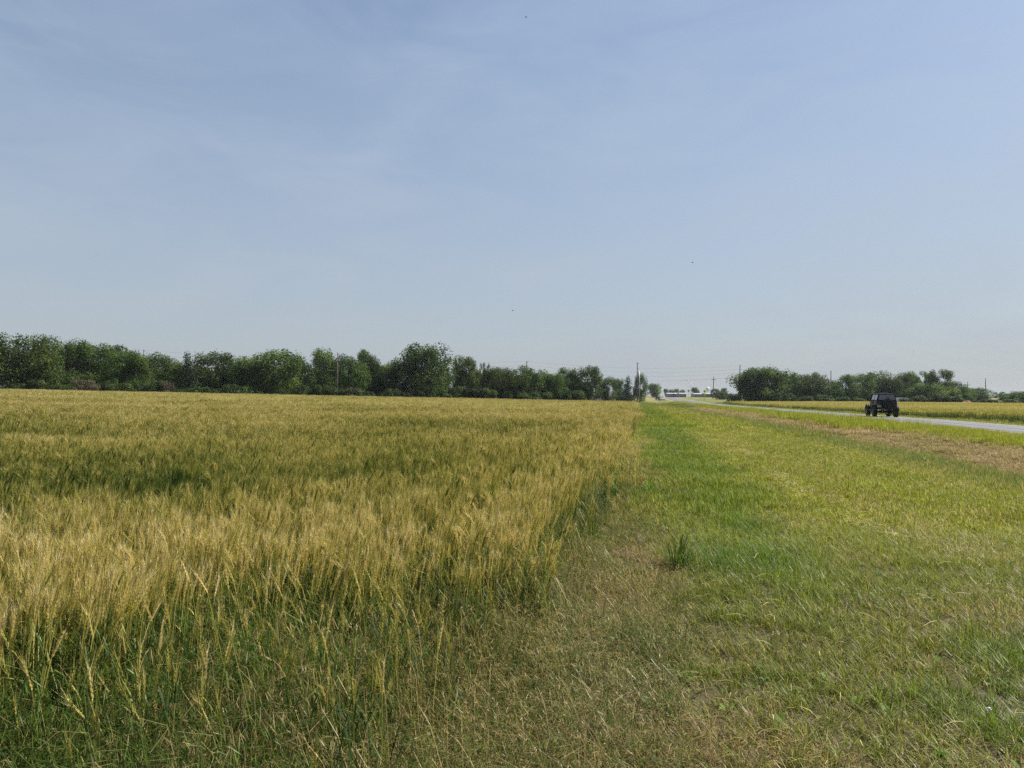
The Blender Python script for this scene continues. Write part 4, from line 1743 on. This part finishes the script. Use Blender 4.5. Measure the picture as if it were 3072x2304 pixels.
def storage(x0, x1, zc, top, label, wallm):
    xa, ya = at(x0, zc)
    xb, yb = at(x1, zc)
    cx, cy_ = (xa + xb) / 2, (ya + yb) / 2
    L_ = math.hypot(xb - xa, yb - ya)
    z = hz(cx, cy_)
    h = ray_z(top, (x0 + x1) / 2, zc) - z
    o = empty('storage_building', (cx, cy_, z), YAW, label, 'building', 'low storage buildings beyond the road')
    dp = 9.0
    wt = h - .75
    mb = MB()
    mb.box((0, dp / 2, wt / 2 - .2), (L_, dp, wt + .4))
    w_ = mb.build('wall', wallm, o)
    mb = MB()
    mb.prism([(-.35, wt + .002), (dp + .35, wt + .002), (dp + .35, wt + .16), (dp / 2, h), (-.35, wt + .16)], 'X', -L_ / 2 - .3, L_ / 2 + .3)
    mb.build('roof', M_ROOFW, o, recalc=True)
    nd = max(2, int(L_ / 3.4))
    for i in range(nd):
        mb = MB()
        cxd = -L_ / 2 + L_ * (i + .5) / nd
        mb.box((cxd, -.02, (wt - .5) / 2), (L_ / nd * .72, .05, wt - .5))
        dd = mb.build('roll_door', M_DOORB, o)
        mb = MB()
        mb.box((cxd, -.06, .5), (.4, .03, .08))
        mb.build('handle', M_GALV, dd)


storage(2003, 2019, 560, 1178.5, 'leftmost short storage building with a white roof', M_WALLG)
storage(2022.5, 2037, 560, 1178.6, 'second storage building from the left with a white roof', M_WALLG)
storage(2040, 2059, 545, 1178.6, 'long white roofed storage building left of the street lamp', M_WALLG)
storage(2083, 2109, 540, 1179.5, 'white roofed storage building right of the street lamp', M_WALLG)
storage(2116, 2142, 520, 1179.0, 'storage building with reddish wall behind the leaning pole', M_WALLR)

# pale tower far behind
x, y = at(2123, 1350)
z = hz(x, y)
o = empty('water_tower', (x, y, z), 0, 'pale tower on legs far behind the storage buildings', 'tower')
M_PALE = simple('pale_paint', (.62, .66, .72), .5)
hh = ray_z(1161, 2123, 1350) - z
mb = MB()
prof = [(.6, .60), (2.6, .66), (3.6, .78), (3.4, .90), (1.8, .985), (.2, 1.0)]
mb.tube([(0, 0, hh * q) for _, q in prof], [r_ for r_, _ in prof], 14)
mb.build('tank', M_PALE, o, True)
for k in range(4):
    a = math.pi / 4 + k * math.pi / 2
    mb = MB()
    mb.tube([(math.cos(a) * 3.6, math.sin(a) * 3.6, 0), (math.cos(a) * 2.6, math.sin(a) * 2.6, hh * .72)], [.28, .25], 6)
    mb.build('leg', M_PALE, o)
mb = MB()
mb.tube([(0, 0, 0), (0, 0, hh * .62)], [.5, .5], 8)
mb.build('riser', M_PALE, o)

M_GLASS = simple('dark_glass', (.02, .022, .026), .08, spec=.6)
M_TYRE = simple('tyre_rubber', (.018, .018, .018), .8, noise=.2, nscale=20)
M_RIM = simple('wheel_rim', (.25, .25, .26), .35, .8)
M_LAMPR = simple('red_lens', (.10, .008, .008), .25)
M_LAMPW = simple('clear_lens', (.6, .6, .6), .2)


def wheel(parent, x, y, r, w, seg=20):
    o = bpy.data.objects.new('wheel', None)
    C.objects.link(o)
    o.parent = parent
    o.location = (x, y, r)
    mb = MB()
    prof = [(-.5, .62), (-.5, .88), (-.42, .97), (-.2, 1.0), (.2, 1.0), (.42, .97), (.5, .88), (.5, .62)]
    n = seg
    rings = []
    for px_, rr in prof:
        ring = []
        for k in range(n):
            a = 2 * math.pi * k / n
            mb.v.append((px_ * w, math.cos(a) * rr * r, math.sin(a) * rr * r))
            mb.t.append(0)
            ring.append(len(mb.v) - 1)
        rings.append(ring)
    for a, b in zip(rings, rings[1:]):
        for k in range(n):
            mb.f.append((a[k], a[(k + 1) % n], b[(k + 1) % n], b[k]))
    for k in range(n):
        mb.f.append((rings[-1][k], rings[-1][(k + 1) % n], rings[0][(k + 1) % n], rings[0][k]))
    # tread lugs
    for k in range(n):
        a = 2 * math.pi * (k + .5) / n
        rot = Matrix.Rotation(a, 3, 'X')
        mb.box(rot @ Vector((0, r * .995, 0)), (w * .92, r * .05, r * .16), rot)
    mb.build('tyre', M_TYRE, o, recalc=True)
    mb = MB()
    mb.tube([(-w * .42, 0, 0), (w * .42, 0, 0)], [r * .61, r * .61], 16)
    sg = -1 if x < 0 else 1
    for k in range(5):
        a = 2 * math.pi * k / 5
        rot = Matrix.Rotation(a, 3, 'X')
        mb.box(Vector((sg * w * .45, 0, 0)) + rot @ Vector((0, r * .3, 0)), (.05, r * .5, r * .14), rot)
    mb.build('rim', M_RIM, o, recalc=True)
    return o


def small_car(px, zc, rz, label, body, name='parked_car'):
    x, y = at(px, zc)
    o = empty(name, (x, y, hz(x, y)), rz, label, 'car')
    L_, W_ = 4.4, 1.75
    mb = MB()
    mb.prism([(-2.2, .35), (2.2, .35), (2.22, .7), (2.0, .86), (1.0, .95), (-1.9, .98), (-2.2, .85)], 'X', -W_ / 2, W_ / 2)
    mb.build('body', body, o, recalc=True, bevel=.05)
    mb = MB()
    mb.prism([(-1.75, .97), (.95, .95), (.35, 1.42), (-1.2, 1.45)], 'X', -W_ * .43, W_ * .43)
    mb.build('cabin', body, o, recalc=True, bevel=.04)
    for nm, pts in (('windscreen', [(-.62, .93, 1.0), (.62, .93, 1.0), (.58, .44, 1.38), (-.58, .44, 1.38)]),
                    ('rear_window', [(.62, -1.76, 1.02), (-.62, -1.76, 1.02), (-.56, -1.30, 1.40), (.56, -1.30, 1.40)])):
        mb = MB()
        off = Vector((0, .035 if 'screen' in nm else -.035, .03))
        mb.poly([Vector(p_) + off for p_ in pts])
        mb.build(nm, M_GLASS, o)
    for sg in (-1, 1):
        mb = MB()
        q = sg * (W_ * .43 + .01)
        pts = [(q, -1.5, 1.02), (q, .75, 1.0), (q, .28, 1.36), (q, -1.12, 1.39)]
        mb.poly(pts if sg > 0 else pts[::-1])
        mb.build('side_window', M_GLASS, o)
        mb = MB()
        mb.box((sg * .62, 2.2, .72), (.32, .06, .14))
        mb.build('headlight', M_LAMPW, o)
        mb = MB()
        mb.box((sg * .66, -2.2, .78), (.24, .06, .16))
        mb.build('tail_light', M_LAMPR, o)
        for yy in (-1.35, 1.4):
            wheel(o, sg * .76, yy, .32, .2, 12)
    return o


M_WHITEP = simple('white_car_paint', (.75, .76, .77), .3, coat=.5)
M_DARKP = simple('dark_car_paint', (.03, .035, .05), .3, coat=.5)
small_car(1977, 330, R(200), 'dark far car coming along the road left of the storage buildings', M_DARKP, 'far_car')
small_car(1987, 320, R(185), 'white far car beside the dark one, left of the storage buildings', M_WHITEP, 'far_car')
small_car(2797, 226, R(70), 'small white car half hidden between the shrubs across the field', M_WHITEP)

# low white trailer glimpsed right of the black vehicle
x, y = at(2703, 226)
o = empty('trailer', (x, y, hz(x, y)), YAW, 'low white trailer glimpsed just right of the black vehicle roof', 'trailer')
zt = ray_z(1192, 2703, 226) - hz(x, y)
mb = MB()
mb.box((0, 0, zt * .62), (3.4, 2.0, zt * .62))
mb.build('body', M_WHITEP, o, recalc=True, bevel=.08)
for sx in (-.6, .6):
    for sg in (-1, 1):
        wheel(o, sx + .0, sg * .9, .3, .18, 10)
mb = MB()
mb.box((-2.2, 0, .5), (1.1, .1, .1))
mb.build('tow_bar', M_GALV, o)

# brown earth heap
x, y = at(2903, 214)
mb = MB()
for k in range(7):
    a = k * .9
    cx, cy_ = math.cos(a) * k * .28, math.sin(a) * k * .12
    mb.tube([(cx, cy_, -.3), (cx, cy_, .5 + .1 * (k % 3)), (cx, cy_, 1.3 - .12 * k)], [1.5, 1.05, .15], 9)
o = mb.build('earth_heap', simple('red_brown_earth', (.27, .13, .07), .95, noise=.4, nscale=2), smooth_shade=False)
o.location = (x, y, hz(x, y))
tag(o, 'small red brown earth heap at the far edge of the field across the road', 'earth heap')

# ------------------------------------------------------------------ the black off-road vehicle
JX, JY = 19.85, 66.0
jz = float(np.interp(JY, YY, YZ)) + float(np.interp(JX, rxs, crown))
jeep = empty('off_road_vehicle', (JX, JY, jz), R(-4.5), 'black lifted off-road vehicle with a soft top driving away on the road', 'car')
M_JB = simple('black_paint', (.010, .011, .012), .32, spec=.35, coat=.15)
M_JT = simple('black_canvas', (.014, .014, .015), .9, spec=.08, noise=.2, nscale=6)
M_JP = simple('black_plastic', (.016, .016, .017), .6)
M_SIDEW = simple('side_window_sky_glint', (.30, .31, .33), .12, spec=.6)  # pale base colour paints the sky glint onto the side windows
M_VINYL = simple('smoky_vinyl_window', (.15, .155, .17), .2, spec=.6)
RW, TW = .41, .27                                  # wheel radius and width
for sx in (-.77, .77):
    for yy in (-1.18, 1.22):
        wheel(jeep, sx, yy, RW, TW)
mb = MB()                                          # tub, side profile extruded across
mb.prism([(-1.75, .70), (-1.68, .64), (.62, .64), (.72, .76), (.72, 1.30), (-1.72, 1.32), (-1.77, 1.22)], 'X', -.74, .74)
tub = mb.build('body', M_JB, jeep, recalc=True, bevel=.035)
mb = MB()                                          # bonnet narrows to the grille
for i, (yy, hw, zt) in enumerate([(.70, .70, 1.27), (1.3, .60, 1.22), (1.86, .50, 1.14)]):
    for (xx, zz) in ((-hw, .72), (hw, .72), (hw, zt - .05), (hw * .85, zt), (-hw * .85, zt), (-hw, zt - .05)):
        mb.v.append((xx, yy, zz))
        mb.t.append(0)
for i in range(2):
    for k in range(6):
        a, b = i * 6 + k, i * 6 + (k + 1) % 6
        mb.f.append((a, b, b + 6, a + 6))
mb.f.append((0, 5, 4, 3, 2, 1))
mb.f.append((12, 13, 14, 15, 16, 17))
mb.build('bonnet', M_JB, jeep, recalc=True)
mb = MB()                                          # soft top: tapered shell with a slightly bowed roof
secs = [(-1.72, .70, .585, 1.31, 1.80), (-1.56, .70, .57, 1.31, 1.865), (-.6, .70, .565, 1.30, 1.89), (.32, .70, .56, 1.30, 1.87), (.50, .68, .55, 1.30, 1.83)]
for (yy, wb, wt_, zb, zt) in secs:
    for (xx, zz) in ((-wb, zb), (wb, zb), (wt_, zt - .05), (wt_ * .86, zt), (0, zt + .02), (-wt_ * .86, zt), (-wt_, zt - .05)):
        mb.v.append((xx, yy, zz))
        mb.t.append(0)
for i in range(len(secs) - 1):
    for k in range(7):
        a, b = i * 7 + k, i * 7 + (k + 1) % 7
        mb.f.append((a, b, b + 7, a + 7))
mb.f.append(tuple(range(6, -1, -1)))
e = (len(secs) - 1) * 7
mb.f.append(tuple(range(e, e + 7)))
top_ = mb.build('soft_top', M_JT, jeep, recalc=True)
mb = MB()
mb.poly([(.60, -1.742, 1.36), (-.60, -1.742, 1.36), (-.525, -1.732, 1.755), (.525, -1.732, 1.755)])
mb.build('rear_window', M_VINYL, top_)
for sg in (-1, 1):
    for nm, y0, y1 in (('side_window', -1.55, -.72), ('door_window', -.58, .28)):
        mb = MB()
        pts = [(sg * .702, y0, 1.36), (sg * .702, y1, 1.36), (sg * .592, y1 - (.12 if nm == 'door_window' else 0), 1.77), (sg * .594, y0 + .06, 1.77)]
        mb.poly(pts if sg > 0 else pts[::-1])
        mb.build(nm, M_SIDEW, top_)
mb = MB()
mb.poly([(.62, .60, 1.29), (-.62, .60, 1.29), (-.55, .515, 1.80), (.55, .515, 1.80)][::-1])
fr_ = mb.build('windscreen', M_GLASS, jeep)
mb = MB()
for a, b in (((-.70, .62, 1.27), (-.62, .50, 1.84)), ((.70, .62, 1.27), (.62, .50, 1.84)), ((-.62, .50, 1.83), (.62, .50, 1.83))):
    mb.tube([a, b], [.035, .035], 6)
mb.build('windscreen_frame', M_JB, jeep)
for sg in (-1, 1):                                 # fender flares
    for yc in (-1.18, 1.22):
        mb = MB()
        out = []
        for k in range(9):
            a = math.pi * (k / 8)
            out.append((yc - math.cos(a) * .62, .50 + math.sin(a) * .50))
        inn = [(yc - math.cos(math.pi * k / 8) * .55, .50 + math.sin(math.pi * k / 8) * .43) for k in range(8, -1, -1)]
        x0, x1 = (.745, .90) if sg > 0 else (-.90, -.745)
        mb.prism(out + inn, 'X', x0, x1)
        mb.build('fender', M_JP, jeep, recalc=True)
    mb = MB()
    mb.box((sg * .67, -1.80, 1.02), (.13, .07, .17))
    mb.build('tail_light', M_LAMPR, jeep)
    mb = MB()
    mb.tube([(sg * .76, .52, 1.34), (sg * .90, .50, 1.38)], [.02, .02], 5)
    mb.box((sg * .93, .50, 1.40), (.17, .07, .16))
    mb.build('mirror', M_JP, jeep)
    mb = MB()
    mb.box((sg * .752, .02, 1.0), (.02, 1.0, .54))
    dr = mb.build('door', M_JB, jeep)
    mb = MB()
    mb.box((sg * .775, -.38, 1.14), (.03, .16, .04))
    mb.build('handle', M_JP, dr)
    mb = MB()
    mb.tube([(sg * .80, -.70, .50), (sg * .80, .78, .50)], [.055, .055], 8)
    mb.build('side_step', M_JP, jeep)
    mb = MB()
    mb.tube([(sg * .36, 1.87, .95), (sg * .36, 1.91, .95)], [.10, .09], 12)
    mb.build('headlight', M_LAMPW, jeep)
mb = MB()
mb.box((0, -1.90, .69), (1.5, .20, .18))
mb.build('rear_bumper', M_JP, jeep, recalc=True, bevel=.03)
mb = MB()
mb.box((0, 2.02, .66), (1.56, .20, .18))
mb.build('front_bumper', M_JP, jeep, recalc=True, bevel=.03)
mb = MB()
for i in range(7):
    mb.box((-.24 + i * .08, 1.872, .97), (.045, .02, .26))
mb.build('grille', M_JP, jeep)
sp = wheel(jeep, 0.08, -1.98, RW * .96, .27)       # spare wheel on the tailgate
sp.name = 'spare_wheel'
for ch in sp.children:
    ch.data.materials.clear()
    ch.data.materials.append(M_TYRE)
sp.rotation_euler = (0, 0, R(90))
sp.location = (.06, -1.97, 1.06)
mb = MB()
mb.box((.06, -1.82, 1.06), (.3, .16, .3))
mb.build('spare_carrier', M_JP, jeep)
mb = MB()
mb.box((.06, -1.99, 1.53), (.18, .05, .05))
mb.build('brake_lamp', M_JP, jeep)
mb = MB()
mb.box((-.56, -1.795, .86), (.31, .02, .16))
mb.build('number_plate', simple('plate_grey', (.36, .37, .38), .4), jeep)
for yy in (-1.18, 1.22):
    mb = MB()
    mb.tube([(-.75, yy, RW), (.75, yy, RW)], [.05, .05], 8)
    mb.tube([(-.14 + .35, yy, RW), (.14 + .35, yy, RW)], [.13, .13], 10)
    mb.build('axle', M_JP, jeep)
mb = MB()
mb.tube([(-.30, -1.1, .50), (-.34, -1.95, .47)], [.035, .035], 6)
mb.build('exhaust', M_GALV, jeep)

# ------------------------------------------------------------------ birds
M_BIRD = simple('dark_feathers', (.03, .028, .026), .8)
for (px, py, zc, lab) in ((1572, 52, 60, 'tiny dark bird high in the sky at the top of the picture'),
                          (2077, 788, 60, 'tiny dark bird in the sky over the poles near the road'),
                          (1537, 932, 70, 'tiny dark bird low in the sky above the highest central tree')):
    x, y, z = px_point(px, py, zc)
    o = empty('bird', (x, y, z), random.uniform(0, 6), lab, 'bird', 'birds in the sky')
    mb = MB()
    mb.tube([(0, -.07, 0), (0, -.03, 0), (0, .04, .005), (0, .075, .012), (0, .095, .01)], [.004, .02, .022, .014, .003], 8)
    mb.build('body', M_BIRD, o, True)
    for sg in (-1, 1):
        mb = MB()
        mb.prism([(sg * .015, -.02), (sg * .015, .035), (sg * .08, .04), (sg * .16, -.01), (sg * .07, -.02)], 'Z', .004, .008)
        w_ = mb.build('wing', M_BIRD, o, recalc=True)
        w_.rotation_euler = (0, -sg * .35, 0)

# ------------------------------------------------------------------ haze
mb = MB()
mb.box((0, 700, 8.5), (5000, 2600, 23.0))
hzo = mb.build('haze', None)
hm, hn, hl = mat('pale_haze')
ho = hn.new('ShaderNodeOutputMaterial')
hv = hn.new('ShaderNodeVolumePrincipled')
hv.inputs['Color'].default_value = (.80, .88, 1.0, 1)
hv.inputs['Density'].default_value = 0.00008
hv.inputs['Anisotropy'].default_value = 0.2
hl.new(hv.outputs[0], ho.inputs['Volume'])
hzo.data.materials.append(hm)
tag(hzo, 'thin pale summer haze lying over the fields', 'haze', kind='stuff')
